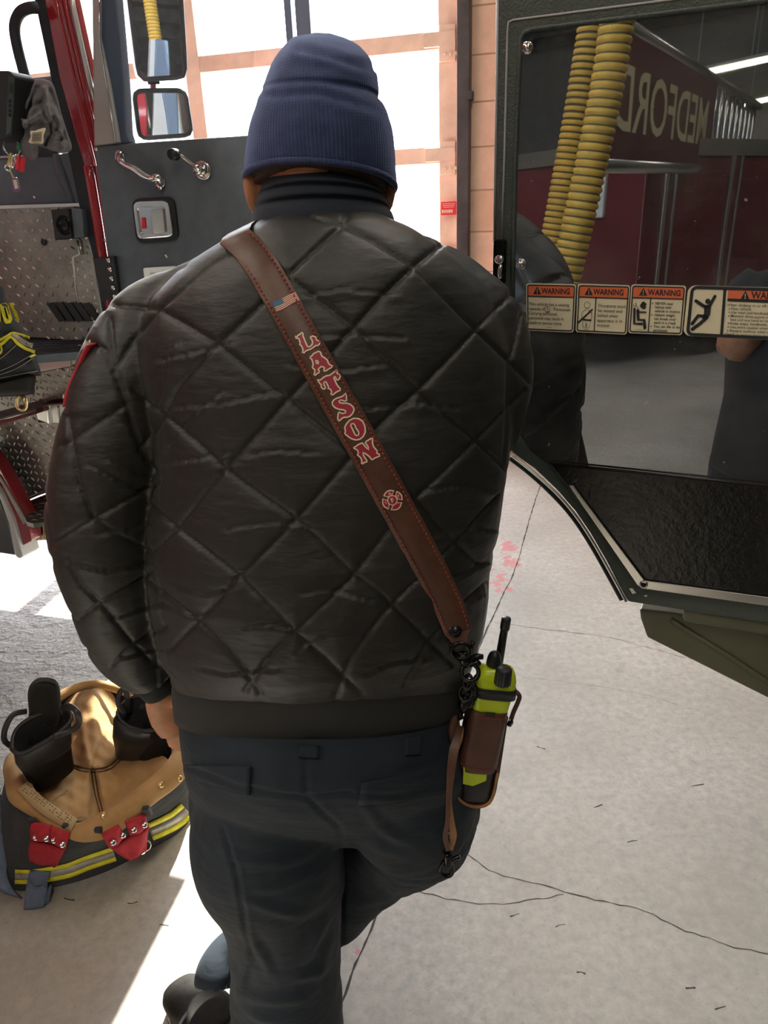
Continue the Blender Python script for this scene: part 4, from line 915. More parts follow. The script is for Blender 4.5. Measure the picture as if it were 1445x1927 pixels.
# windscreen and cowl
slab('windscreen', [(-320, -60), (60, -30), (97, 145), (-320, 175)], DP, .006, GLASS, FE, -.16)
slab('cowl', [(-320, 176), (24, 150), (98, 142), (118, 205), (135, 300), (-320, 318)], DP, .05, GREYVINYL, FE, -.17, .004)
ds = slab('dash_panel', [(-320, 310), (100, 294), (118, 288), (137, 285), (150, 330), (162, 386), (-320, 398)], DP, .06, GREYVINYL, FE, -.06, .006)
slab('dash_top', [(-320, 268), (36, 262), (100, 268), (110, 292), (100, 296), (-320, 313)], DP, .18, BLACKP, FE, -.065, .005)
obj('dash_trim', *tube([DP.hit(x, y, -.052) for x, y in ((-40, 297), (20, 295), (70, 293))], .004, 8, 2), SILVERGREY, ds)
obj('dash_bulge', *tube([DP.hit(x, y, -.07) for x, y in ((108, 290), (116, 320), (128, 350), (140, 384))], [.018, .024, .022, .016], 12, 3), GREYVINYL, ds)
m = M(); m.add(*disc(DP.hit(65, 371, -.055), DP.n, .006, .004, 12)); m.add(*disc(DP.hit(170, 395, -.05), DP.n, .006, .004, 12)); m.build('rivet', CHROME, ds)
# kick panels of tread plate
tread('kick_panel', [(-320, 402), (156, 388), (172, 480), (196, 648), (170, 642), (60, 634), (-320, 634)], BPL, FE, .03, 0, None, .034, 0, 'upper tread plate kick panel facing the step well')
tread('vent_panel', [(130, 482), (174, 477), (192, 600), (172, 598), (147, 573)], BPL.off(.012), FE, .012, 0, None, .026, .25)
m = M()
for k in range(5):
    x = 96+k*16; p = [(x-9+k, 571), (x+3+k, 569), (x+27+k, 604), (x+15+k, 606)]; m.add(*slabs(p, BPL.off(.020), .012))
m.build('louvre', BLACKP, FE, False)['label'] = 'row of dark slanted louvre slots'
obj('seam', *tube([BPL.hit(x, y, .012) for x, y in ((146, 452), (150, 478), (137, 484), (143, 540), (148, 572), (175, 602))], .004, 8, 1), ALU, FE)
slab('edge_trim', [(-320, 397), (156, 382), (157, 388), (-320, 403)], BPL, .03, ALU, FE, .01)
sb = slab('speaker_box', [(95, 395), (129, 392), (135, 449), (103, 452)], BPL, .06, BLACKP, FE, .065, .004)
slab('box_flank', [(130, 391), (153, 394), (157, 446), (136, 449)], BPL, .05, GREYVINYL, FE, .05, .003)
m = M(); c = BPL.hit(120, 424, .066); m.add(*torus(c, BPL.n, .030, .005)); m.add(*disc(c, BPL.n, .022, .004, 20)); m.build('speaker_cone', BLACKM, sb)
m = M(); m.add(*disc(BPL.hit(83, 456, .002), BPL.n, .012, .006, 14)); m.build('drain_plug', BLACKP, FE)
# cab floor and steps: real treads stepping out towards the viewer
def hz(px, z): return [atZ(x, y, z) for x, y in px]
zf = DP.hit(170, 642, -.05)[2]
v, f = prism(hz([(-320, 634), (60, 634), (186, 642), (198, 660), (150, 662), (66, 668), (-320, 745)], zf), -ZD*.03); obj('cab_floor', v, f, GREYVINYL, FE, False)['label'] = 'ribbed dark cab floor'
m = M()
for k in range(7):
    y0 = 638+k*5.2; m.add(*tube([atZ(x, y0+yy+(30-x)*.012*k, zf+.003) for x, yy in ((-40, 3), (60, 0), (150, -1), (188, 2+k))], .004, 6, 1))
m.build('floor_rib', SEAL, FE)
nz = Plane(atZ(150, 650, zf), V3(.96, -.42, 0)); NZ = nz
slab('step_nosing', [(-200, 716), (66, 668), (130, 656), (131, 690), (76, 700), (-200, 786)], nz, .02, ALU, FE, 0, .002)
slab('nosing_plate', [(131, 652), (205, 640), (205, 676), (136, 686)], nz, .02, TANPAINT, FE, .004, .002)['label'] = 'pale stuck-on plate on the step nosing'
m = M(); m.add(*disc(nz.hit(156, 654, .004), nz.n, .006, .003, 10)); m.add(*disc(nz.hit(161, 658, .004), nz.n, .004, .003, 10)); m.build('plate_hole', BLACKP, FE)
rp = nz.off(-.05)
tread('upper_riser', [(-200, 782), (76, 701), (200, 678), (200, 745), (100, 752), (-200, 845)], rp, FE, .02, 0, None, .028, .2)
z2 = rp.hit(80, 756)[2]
st2 = hz([(-60, 790), (60, 757), (150, 735), (170, 745), (140, 757), (80, 766), (-60, 792+18)], z2); obj('upper_step', *prism(st2, -ZD*.02), DARKRED, FE, False, .003)['label'] = 'red-brown step ledge under the riser'
obj('ledge_edge', *tube([atZ(x, y, z2) for x, y in ((-60, 812), (0, 790), (66, 771))], .007, 8, 2), ALU, FE)
hp2 = nz.off(.02)
slab('corner_cap', [(66, 772), (84, 763), (150, 756), (150, 797), (90, 797), (70, 790)], hp2, .03, ALU, FE, .003, .004)['label'] = 'bright folded aluminium step corner'
for x in (92, 112): slab('corner_fold', [(x-5, 764), (x, 763), (x+4, 797), (x-2, 797)], hp2, .012, CHROME, FE, .008, .001)
tread('step_panel', [(-200, 858), (66, 774), (72, 795), (150, 797), (150, 905), (40, 944), (-200, 975)], hp2, FE, .02, 0, None, .031, .0, 'large bright tread plate panel below the steps')
obj('panel_edge', *tube([hp2.hit(x, y, .004) for x, y in ((36, 946), (60, 935), (100, 918), (150, 900))], .006, 8, 2), ALU, FE)
z3 = hp2.hit(60, 940)[2]-.03
v, f = prism(hz([(36, 950), (150, 905), (150, 975), (62, 985), (50, 982)], z3), -ZD*.02); obj('lower_step', v, f, TREADM, FE, False)
m = M()
for i in range(6):
    for j in range(6):
        p = atZ(58+i*15+(j % 2)*7, 944+j*7-i*3, z3+.001)
        if proj(p)[1] > 984: continue
        m.add(*tube([p-V3(.014, 0, 0), p+V3(0, 0, .004), p+V3(.014, 0, 0)], [.001, .0035, .001], 6, 1))
m.build('grip_bump', TREADM, FE)
slab('lower_nosing', [(55, 988), (150, 974), (150, 1012), (88, 1017), (59, 1018)], hp2.off(.03), .02, ALU, FE, 0, .003)
for x in (72, 80): slab('nosing_fold', [(x-3, 984), (x, 984), (x+2, 1016), (x-2, 1016)], hp2.off(.03), .01, BRASS, FE, .004, .001)
# wheel arch at the lower left
ar = hp2.off(.10)
slab('fender_corner', [(-60, 800), (0, 882), (54, 982), (59, 1018), (41, 1028), (20, 960), (-10, 905), (-60, 830)], ar, .06, REDPAINT, FE, 0, .004)['label'] = 'red bodywork corner ahead of the wheel arch'
slab('stripe', [(-40, 856), (0, 897), (51, 982), (44, 987), (2, 908), (-40, 872)], ar, .006, SILVERT, FE, .006)['label'] = 'pale reflective stripe'
slab('arch_trim', [(-60, 850), (0, 925), (22, 975), (42, 1048), (36, 1052), (29, 1047), (16, 985), (-2, 935), (-60, 872)], ar, .10, WHITEP, FE, .02, .006)
slab('arch_liner', [(-80, 880), (-2, 937), (14, 985), (28, 1044), (3, 1040), (-80, 1036)], ar, .03, BLACKP, FE, -.02)
# cab body volume behind the panels (out of the doorway), so the engine stands as a solid
def fbox(s0, s1, d0, d1, z0, z1):                         # s: forward from hinge, d: leftwards from the side plane
    o = V3(A0[0], A0[1], 0); c = o+FF_*(s0+s1)/2-FW_*(d0+d1)/2+ZD*(z0+z1)/2; return box(c, FF_*(s1-s0)/2, FW_*(d1-d0)/2, ZD*(z1-z0)/2)
m = M(); m.add(*fbox(.16, .40, .08, 2.35, .50, 1.95)); obj('cab_front', m.v, m.f, REDPAINT, FE, False, .02)
m = M(); m.add(*fbox(.40, .475, .02, 2.4, .50, .75)); obj('bumper', m.v, m.f, ALU, FE, False, .02)
m = M(); m.add(*fbox(-2.7, -1.15, .12, 2.35, .75, 2.9)); m.add(*fbox(-1.15, .16, 1.2, 2.35, .9, 1.7)); m.add(*fbox(-2.7, .5, .1, 2.4, 2.9, 3.0)); obj('cab_body', m.v, m.f, REDPAINT, FE, False, .02)
m = M(); m.add(*fbox(-1.16, -1.10, .14, 2.3, .95, 2.85)); obj('rear_bulkhead', m.v, m.f, pm('grey_cab_lining', (.22, .22, .21), .7), FE, False, .01)
for s in (-1.2,):
    c = V3(A0[0], A0[1], 0)+FF_*s-FW_*.35+ZD*.52; m = M(); m.add(*disc(c-FW_*.15, FW_, .50, .34, 40)); w_ = m.build('wheel', RUBBER, FE)
    m = M(); m.add(*disc(c+FW_*.19, FW_, .26, .03, 30)); m.build('hub', ALU, w_)
for s in (-1.75,):
    c = V3(A0[0], A0[1], 0)+FF_*s-FW_*2.1+ZD*.52; m = M(); m.add(*disc(c-FW_*.15, FW_, .50, .34, 40)); m.build('wheel', RUBBER, FE)
# grab handle beside the post
obj('grab_handle', *tube([DP.hit(x, y, .02) for x, y in ((68, 14), (52, 16), (38, 24), (29, 42), (28, 62), (33, 90), (41, 122), (51, 158), (58, 178))], [.018]*9, 14, 4), SEAL, FE)
# -- open door
dz0 = 1.12
def dpl(x, y, o=0): return DP.hit(x, y, o)
tl, tr_ = dpl(176, 274), dpl(470, 254); uR_, uL_ = DP.uv(tr_)[0], 0.0
pts = [dpl(176, 274), tr_, DP.at(uR_+.02, dz0-A0[2]), DP.at(.03, dz0-A0[2]), dpl(216, 580)]
DO = obj('cab_door', *prism(pts, -DP.n*.06), GREYVINYL, FE, False, .006); DO['label'] = 'open cab door with dark grey inner panel'
slab('window_post', [(172, -40), (187, -40), (187, 70), (206, 160), (224, 268), (177, 274)], DP, .05, SILVERGREY, DO, .012, .004)
slab('window_frame', [(186, -40), (213, -40), (222, 60), (231, 160), (236, 250), (242, 268), (222, 270), (205, 160), (188, 70)], DP, .05, BLUEPOST, DO, .0, .006)
obj('post_highlight', *tube([DP.hit(x, y, .014) for x, y in ((187, -30), (187, 72), (202, 165), (217, 268))], .003, 8, 1), CHROME, DO)  # chrome line standing in for the highlight on the post edge
x2 = DP.at(uR_, 0)
q = [DP.hit(560, -40, 0), DP.hit(585, -40, 0), DP.at(uR_+.01, DP.uv(tr_)[1]), DP.at(uR_-.05, DP.uv(tr_)[1])]
slab('door_glass', [(213, -40), (482, -60), (471, 254), (240, 268)], DP, .006, GLASS, DO, -.02)
hd = [(225, 294, .02), (227, 303, .045), (236, 311, .05), (252, 318, .05), (270, 330, .05), (284, 336, .05), (297, 334, .045), (303, 345, .02)]
obj('pull_handle', *tube([DP.hit(x, y, o) for x, y, o in hd], [.012, .012, .011, .0135, .0135, .011, .013, .012], 12, 4), CHROME, DO)
for a_, b_ in (((228, 297), (228, 291)), ((303, 343), (303, 350))):
    m = M(); m.add(*disc(DP.hit(*a_), DP.n, .020, .012, 18)); m.add(*disc(DP.hit(*b_), DP.n, .014, .016, 14)); m.build('handle_lug', CHROME, DO)
m = M(); m.add(*disc(DP.hit(382, 321), DP.n, .032, .012, 26)); m.add(*torus(DP.hit(382, 321, .012), DP.n, .026, .004)); m.add(*disc(DP.hit(378, 320, .012), DP.n, .016, .03, 18)); m.build('crank_base', CHROME, DO)
obj('crank_arm', *tube([DP.hit(376, 318, .035), DP.hit(355, 304, .045), DP.hit(338, 291, .05)], [.009, .0065, .006], 10, 3), CHROME, DO)
m = M(); m.add(*disc(DP.hit(331, 291, .035), DP.n, .0185, .03, 20)); m.build('crank_knob', BLACKP, DO)
def rrect(x0, y0, x1, y1, x2, y2, x3, y3, r=.12, n=4):
    Q = np.array([(x0, y0), (x1, y1), (x2, y2), (x3, y3)], float); out = []
    for i in range(4):
        p, a, b = Q[i], Q[i-1], Q[(i+1) % 4]; u, w_ = p+(a-p)*r, p+(b-p)*r
        for t in np.linspace(0, 1, n): out.append(tuple((1-t)**2*u+2*t*(1-t)*p+t*t*w_))
    return out
bz = slab('latch_bezel', rrect(246, 374, 326, 370, 336, 452, 256, 459, .2), DP, .02, BLACKP, DO, .012, .004)
def frame_px(outer, inner, pl, th, off):
    o, i = [pl.hit(*p, off) for p in outer], [pl.hit(*p, off) for p in inner]; n = len(o); v = o+i+[p-pl.n*th for p in o]+[p-pl.n*th for p in i]; f = []
    for k in range(n):
        l = (k+1) % n; f += [(k, l, n+l, n+k), (k, 2*n+k, 2*n+l, l), (n+k, n+l, 3*n+l, 3*n+k), (2*n+k, 3*n+k, 3*n+l, 2*n+l)]
    return v, f
obj('latch_rim', *frame_px(rrect(249, 379, 316, 377, 326, 446, 258, 451, .18), rrect(257, 391, 310, 388, 316, 438, 264, 442, .15), DP, .016, .020), CHROME, bz, False, .003)
slab('latch_cup', rrect(256, 390, 311, 387, 317, 439, 263, 443, .12), DP, .004, MIRROR, bz, .0135)
slab('latch_paddle', [(283, 394), (306, 392), (311, 440), (287, 441)], DP, .012, ALU, bz, .022, .003)
slab('red_tab', [(266, 409), (272, 409), (274, 430), (266, 431)], DP, .006, SIGNRED, bz, .018, .001)
slab('lower_plate', rrect(269, 504, 330, 500, 336, 545, 274, 549, .08), DP, .006, ALU, DO, .006, .001)
slab('plate_recess', rrect(281, 513, 330, 510, 334, 545, 286, 549, .1), DP, .004, WHITEP, DO, .009)
for x, y in ((181, 281), (198, 452), (313, 482), (218, 579)):
    m = M(); m.add(*disc(DP.hit(x, y, .001), DP.n, .007, .004, 12)); m.build('rivet', CHROME, DO)
hi = slab('hinge', [(174, 485), (214, 482), (224, 563), (190, 567)], DP, .02, BLACKP, DO, .03, .003)
for k in range(5):
    m = M(); m.add(*disc(DP.hit(205+2.9*k, 490+17.2*k, .03), DP.n, .0095, .008, 14)); m.build('bolt', CHROME, hi)
# -- mirrors
MP = Plane(atY(300, 120, 3.25), V3(1, .08, 0), V3(0, 0, 1)); MQ = Plane(atY(300, 215, 3.25), V3(1, .05, 0), V3(0, 0, 1))
arm_ = obj('mirror_arm', *tube([MP.hit(287, 148, -.04), MP.hit(288, 160, -.04), MP.hit(289, 176, -.04)], .012, 10, 2), SIGNRED, FE)
obj('arm_collar', *tube([MP.hit(278, 154, -.02), MP.hit(300, 153, -.02)], .010, 10, 1), BLACKP, arm_)
def mirror(name, outer, inner, lbl, MP=None):
    pts = resample(outer, 40, False); c = pts.mean(0); rings = []
    for s, o in ((1.0, 0), (1.03, -.02), (1.04, -.07), (.97, -.12), (.7, -.16)): rings.append([MP.hit(*(c+(p-c)*s+np.array([-6 if o < -.05 else 0, 0])), o) for p in pts])
    mo = obj(name, *loft(rings), WHITEP, FE); mo['label'] = lbl
    obj('rim', *tube([MP.hit(*p, .004) for p in list(pts)+[pts[0]]], .009, 8, 1, cap=False), BLACKP, mo)
    n_ = V3(.10, -1, -.06) if 'big' in lbl else V3(.17, -1, .06)
    q = resample(inner, 40, False); obj('mirror_glass', *prism([MP.hit(*p, .003) for p in q], -MP.n*.003), MIRROR, mo, False)
    return mo
mirror('mirror', rrect(236, -60, 337, -66, 350, 145, 262, 150, .12, 6), rrect(241, -58, 334, -62, 346, 142, 266, 146, .12, 6), 'big rectangular door mirror', MP)
mirror('mirror', rrect(252, 171, 348, 170, 361, 254, 263, 261, .16, 6), rrect(256, 175, 345, 174, 357, 251, 266, 257, .16, 6), 'smaller convex door mirror below', MQ)
# ------------------------------------------------------------------ loose things in and by the cab
HB_ = lambda Y: (lambda x, y: atY(x, y, Y))
cl_t = thing('knit_hood', atY(80, 220, 2.72), 'charcoal knit hood hanging from the cab grab handle', 'hood')
def cfold(x, y):
    t = 0
    for poly, a in (([(68, 165), (50, 220), (60, 260)], -.010), ([(85, 165), (92, 215), (105, 250)], .012), ([(95, 170), (112, 215), (124, 262)], -.010), ([(45, 235), (75, 215), (90, 230), (92, 250)], .014), ([(60, 200), (80, 190)], -.006), ([(30, 215), (55, 240), (62, 272)], .010), ([(105, 245), (115, 262), (112, 280)], -.012), ([(86, 272), (96, 250), (94, 232)], -.020), ([(118, 280), (108, 262), (118, 240), (112, 222)], .012), ([(48, 290), (52, 265)], .008), ([(96, 200), (99, 215)], .010), ([(104, 205), (107, 222)], .010), ([(88, 200), (90, 212)], .010)):
        t += 2.3*a*math.exp(-(seg_dist(np.array([[x, y]], float), poly)[0]/4.5)**2)
    return t+.006*math.sin(x*.33+y*.07)*math.sin(y*.12)
obj('cloth', *pillow([(58, 158), (66, 149), (80, 148), (98, 156), (107, 180), (116, 215), (127, 250), (135, 275), (131, 286), (117, 287), (97, 284), (86, 279), (70, 276), (72, 290), (64, 303), (48, 298), (40, 284), (38, 258), (32, 238), (21, 222), (25, 202), (40, 178), (52, 165)], HB_(2.70), .05, (72, 215), 180, 36, .4, cfold), GREYCLOTH, cl_t)
lb_ = obj('care_label', *pillow([(57, 247), (66, 246), (74, 243), (86, 241), (82, 255), (81, 270), (68, 271), (54, 268), (58, 257)], HB_(2.61), .004, None, 40, 3, .2), CREAM, cl_t)
m = M()
for k in range(6): y = 250+k*2.9; m.add(*tube([atY(61-k*.3, y+.8, 2.6), atY(79-k*.3, y-.6, 2.6)], .0012, 5, 1))
m.build('printed_line', pm('grey_ink', (.12, .11, .10), .7), lb_)
kr_ = thing('key_ring', atY(30, 310, 2.68), 'bunch of keys with red and purple tags hanging beside the charcoal hood', 'keys')
m = M(); m.add(*torus(atY(22, 277, 2.70), V3(.2, -1, 0), .026, .0022, 26, 8)); m.build('ring', CHROME, kr_)
for pts in ([(22, 288), (19, 303), (14, 313)], [(25, 290), (26, 303), (21, 318)], [(28, 289), (31, 300), (34, 309)]):
    obj('key', *band_(pts) if False else tube([atY(x, y, 2.67) for x, y in pts], [.006, .007, .004], 8, 3, .4), BRASS if pts[0][0] == 22 else CHROME, kr_)
m = M(); m.add(*tube([atY(x, y, 2.67) for x, y in ((12, 312), (9, 316), (17, 323), (20, 316), (13, 311))], .0025, 8, 2)); m.build('snap_link', CHROME, kr_)
for q in ([(31, 293), (37, 291), (36, 318), (28, 320)], [(38, 297), (46, 297), (44, 323), (35, 324)]):
    obj('red_tag', *prism([atY(x, y, 2.66) for x, y in q], V3(0, .012, 0)), SIGNRED, kr_, False, .003)
obj('green_tag', *prism([atY(x, y, 2.68) for x, y in ((29, 274), (36, 268), (38, 282), (32, 286))], V3(0, .010, 0)), GREENP, kr_, False, .003)
pt = obj('purple_tag', *prism([atY(x, y, 2.655) for x, y in ((20, 335), (31, 333), (37, 357), (33, 362), (26, 362), (22, 356))], V3(0, .008, 0)), PURPLE, kr_, False, .003)
obj('paper_insert', *prism([atY(x, y, 2.652) for x, y in ((24, 339), (30, 338), (34, 354), (28, 356))], V3(0, .004, 0)), CREAM, pt, False)
obj('chain', *tube([atY(x, y, 2.665) for x, y in ((18, 318), (21, 326), (25, 335))], .0022, 6, 3), BRASS, kr_)
dv = thing('radio_charger', atY(8, 262, 2.62), 'dark green-black equipment box with side buttons standing on the dash at the left edge', 'box')
DVP = Plane(atY(10, 200, 2.62), V3(.95, -.3, 0))
ca = slab('case', [(-50, 134), (14, 132), (27, 144), (25, 200), (21, 252), (11, 263), (-50, 268)], DVP, .10, BLACKP, dv, 0, .006)
slab('side_face', [(16, 140), (26, 147), (24, 200), (20, 248), (10, 256), (13, 200)], DVP, .004, pm('green_black_plastic', (.035, .06, .05), .35), dv, .006, .002)
slab('slot', [(18, 155), (24, 158), (23, 176), (17, 174)], DVP, .004, INK, dv, .0085)
for k in range(4): slab('button', [(15.5, 186+k*9), (19.5, 187+k*9), (19, 193+k*9), (15, 192+k*9)], DVP, .005, INK, dv, .010, .001)
slab('bracket', [(26, 172), (33, 176), (29, 246), (22, 262), (24, 200)], DVP, .05, SEAL, dv, -.03, .003)
# turnout coat sleeve at the left edge
ct = thing('turnout_coat', atY(20, 650, 2.25), 'dark turnout coat hanging at the left edge with yellow letters on its sleeve', 'coat')
CTB = HB_(2.25)
def sfold(x, y): return .006*math.sin((x+y*1.5)*.09)+.005*math.sin(y*.21-x*.1)
cs = obj('sleeve', *pillow([(-70, 520), (-20, 520), (0, 538), (8, 548), (20, 588), (40, 622), (60, 655), (66, 668), (77, 702), (70, 708), (62, 708), (20, 718), (-70, 728)], CTB, .075, (-10, 630), 110, 12, .5, sfold), NAVYC, ct)
bvc = BVHTree.FromPolygons([Vector(tuple(p)) for p in [v.co for v in cs.data.vertices]], [tuple(p.vertices) for p in cs.data.polygons])
def onC(x, y, k=.003):
    s = on_jacket(x, y, k, bvc); return CTB(x, y) if s is None else s
obj('wristlet', *pillow([(-70, 712), (0, 719), (40, 711), (66, 704), (65, 730), (63, 741), (20, 746), (-70, 746)], CTB, .06, (0, 728), 60, 6, .5), RIBBED, ct)
def cline(name, pts, w, mat, parent, base=onC, th=.004, k=5):
    p = catmull(np.array([(x, y, 0) for x, y in pts], float), k)[:, :2]; return obj(name, *strip(p, w, base, th), mat, parent)
for pts, w, mt, nm in (([(-40, 660), (0, 640), (14, 632), (24, 627), (40, 630), (56, 636)], 5, YELLOWT, 'yellow_band'), ([(-40, 672), (2, 648), (20, 634), (32, 645), (50, 657), (66, 662)], 6, YELLOWT, 'yellow_band'), ([(22, 630), (34, 636), (48, 646), (62, 651)], 9, SILVERT, 'silver_band'), ([(-40, 690), (0, 665), (2, 650)], 4, YELLOWT, 'yellow_band'), ([(56, 672), (62, 669), (67, 667)], 4, YELLOWT, 'yellow_band')):
    cline(nm, pts, w, mt, cs)
for pts in ([(-20, 690), (10, 668), (32, 648)], [(-20, 706), (20, 690), (60, 668)], [(-20, 712), (30, 694), (62, 674)], [(0, 712), (40, 704), (72, 698)]): cline('seam', pts, 1.2, SILVERT, cs, th=.0025)
def let(loops, nm='letter'):
    o = decal(nm, loops, YELLOWT, YELLOWT, .8, ct, lambda q, up=0: onC(q[0], q[1], .004+up*2)); return o
let([[(-14, 574), (-4, 573), (0, 580), (1, 604), (-4, 611), (-14, 613)], [(-10, 580), (-6, 580), (-5, 603), (-10, 606)]])['label'] = 'yellow letter cut by the photo edge'
let([[(0, 573), (11, 570), (16, 575), (23, 600), (20, 608), (12, 609), (8.5, 606), (3, 588)], [(6.5, 578), (10.5, 578.5), (16.5, 599), (14, 602), (11.5, 597)]])['label'] = 'yellow letter O'
let([[(16.5, 570), (23.5, 570), (26.5, 581), (31.5, 587), (37, 603), (32, 604.5), (26, 589), (21.5, 580)]])['label'] = 'yellow letter Y'
m = M(); m.add(*tube([atY(x, y, 2.24) for x, y in ((32, 744), (31, 762), (36, 770), (44, 772), (50, 764), (47, 746))], .004, 8, 3)); m.add(*prism([atY(x, y, 2.235) for x, y in ((38, 745), (46, 744), (51, 760), (46, 770), (44, 760))], V3(0, .004, 0))); m.build('hook', BRASS, ct, True)
# ------------------------------------------------------------------ turnout trousers dropped over a pair of boots
TT = thing('turnout_trousers', atZ(190, 1560, 0), 'tan lined black turnout trousers crumpled on the concrete around two boots', 'trousers')
def zring(pts, z, n=56):
    q = resample(pts, n); return np.array([atZ(x, y, z if np.isscalar(z) else 0) for x, y in q])
base0 = zring([(-25, 1560), (-30, 1640), (20, 1672), (80, 1668), (150, 1650), (230, 1622), (330, 1575), (358, 1535), (358, 1480), (345, 1420), (250, 1370), (120, 1380), (20, 1470)], 0)
base1 = zring([(0, 1490), (-5, 1560), (30, 1610), (90, 1632), (150, 1622), (235, 1590), (330, 1535), (355, 1490), (352, 1440), (330, 1390), (240, 1340), (120, 1350), (40, 1420)], .10)
base2 = zring([(12, 1455), (15, 1500), (50, 1550), (95, 1582), (145, 1597), (225, 1570), (320, 1495), (350, 1440), (345, 1405), (320, 1370), (235, 1310), (130, 1318), (50, 1390)], .20)
base3 = zring([(20, 1440), (28, 1480), (58, 1520), (95, 1548), (142, 1568), (215, 1542), (300, 1475), (340, 1425), (338, 1398), (310, 1350), (230, 1295), (140, 1300), (60, 1380)], .235)
rr = np.array([base0, base1, base2, base3]).reshape(4, -1); rr = catmull(rr, 5)
sv, sf = loft([q.reshape(-1, 3) for q in rr], False); sv = np.array(sv)
sv = sv+np.stack([.012*vnoise(sv, 16, 41), .012*vnoise(sv, 16, 42), .006*vnoise(sv, 20, 43)], 1); sv[:, 2] = np.maximum(sv[:, 2], .002)
SHO = obj('shell', sv, sf, SHELL, TT); SHO['label'] = 'black outer shell'
RIMZ = .25
# liner floor: a tan cloth hollow with a ridge running back, draped between the boots
def lin_base(x, y):
    ridge = math.exp(-((x-172-(1400-y)*.02)/34.0)**2)*np.clip((1470-y)/150, 0, 1)
    side = min(1, (abs(x-175)/150)**2)
    return atZ(x, y, .175+.085*ridge+.05*side+.010*math.sin(x*.05+y*.03)-.02*math.exp(-((x-178)/9.0)**2)*np.clip((y-1440)/60, 0, 1))
def lin_fold(x, y):
    t = 0
    for poly, a, w in (([(100, 1420), (140, 1445), (172, 1452), (200, 1448), (232, 1425)], -.007, 3.5), ([(175, 1452), (182, 1490), (192, 1530)], -.012, 5), ([(150, 1340), (158, 1400), (172, 1445)], .010, 8), ([(195, 1350), (190, 1400), (178, 1440)], -.008, 7), ([(110, 1395), (135, 1345), (160, 1320)], .008, 9), ([(215, 1330), (205, 1390)], -.010, 9), ([(80, 1470), (110, 1440)], .006, 10), ([(240, 1440), (290, 1450)], .006, 10)):
        t += 1.8*a*math.exp(-(seg_dist(np.array([[x, y]], float), poly)[0]/w)**2)
    return t+.004*math.sin(x*.19-y*.13)*math.sin(x*.05+y*.11)+.003*math.sin(x*.11+y*.05)*math.sin(y*.09)
LN = obj('liner', *pillow([(38, 1455), (62, 1440), (98, 1425), (112, 1385), (120, 1325), (160, 1298), (205, 1300), (222, 1335), (224, 1405), (262, 1424), (300, 1420), (318, 1440), (280, 1490), (225, 1525), (165, 1552), (120, 1545), (70, 1505), (45, 1478)], lin_base, .02, (172, 1430), 150, 26, .6, lin_fold), TAN, TT)
LN['label'] = 'tan quilted liner'
bvl = BVHTree.FromPolygons([Vector(tuple(v.co)) for v in LN.data.vertices], [tuple(p.vertices) for p in LN.data.polygons])
def onL(x, y, k=.002):
    s = on_jacket(x, y, k, bvl); return atZ(x, y, .22) if s is None else s
for pts in ([(103, 1422), (140, 1446), (172, 1453), (205, 1448), (230, 1428)], [(106, 1417), (142, 1440), (172, 1447), (203, 1442), (228, 1422)], [(172, 1453), (178, 1490), (188, 1528)], [(178, 1453), (184, 1490), (193, 1526)]):
    cline('seam', pts, 1.6, FELT, LN, onL, .001)
q = [(98, 1508), (126, 1485), (170, 1528), (160, 1545), (140, 1545)]
pv, pt_ = fill([q]); obj('inner_label', [onL(x, y, .006) for x, y in pv], pt_, pm('worn_label', (.30, .20, .09), .8, var=.3, vscale=60), LN, False)
# rolled waist rim
rim_p = [(22, 1425, .245), (20, 1455, .245), (36, 1492, .245), (68, 1524, .24), (105, 1550, .235), (140, 1568, .23), (178, 1560, .235), (222, 1538, .24), (270, 1506, .245), (312, 1470, .25), (336, 1436, .255), (341, 1408, .26), (330, 1372, .265), (300, 1332, .268), (240, 1300, .27), (175, 1290, .27), (112, 1312, .265), (60, 1368, .255), (26, 1412, .247)]
rimc = np.array([atZ(x, y, z) for x, y, z in rim_p]); rw_ = [.020, .024, .026, .024, .022, .021, .027, .032, .034, .034, .032, .028, .022, .015, .014, .014, .014, .016, .020]
wv_, wf_ = tube(rimc, rw_, 16, 5, .8); wv_ = np.array(wv_); wv_ = wv_+np.stack([.0035*vnoise(wv_, 40, 51), .0035*vnoise(wv_, 40, 52), .0045*vnoise(wv_, 34, 53)], 1)
WB = obj('waist_rim', wv_, wf_, TAN, TT); WB['label'] = 'tan rolled waistband'
obj('rim_binding', *tube([atZ(x, y+6, z-.012) for x, y, z in rim_p[1:13]], .0075, 10, 4), pm('tan_binding', (.30, .17, .06), .85, bump=.4, bscale=400), WB)
bvw = BVHTree.FromPolygons([Vector(tuple(p)) for p in wv_], wf_)
def onW(x, y, k=.002):
    s = on_jacket(x, y, k, bvw); return atZ(x, y, .26) if s is None else s
for x, y in ((303, 1477), (195, 1535), (338, 1465)):
    c = onW(x, y, .001); m = M(); m.add(*disc(c, CAM-c, .0085, .004, 16)); m.add(*torus(c+(CAM-c)*.002, CAM-c, .006, .0015, 16, 6)); m.build('snap_button', BRASS, WB)
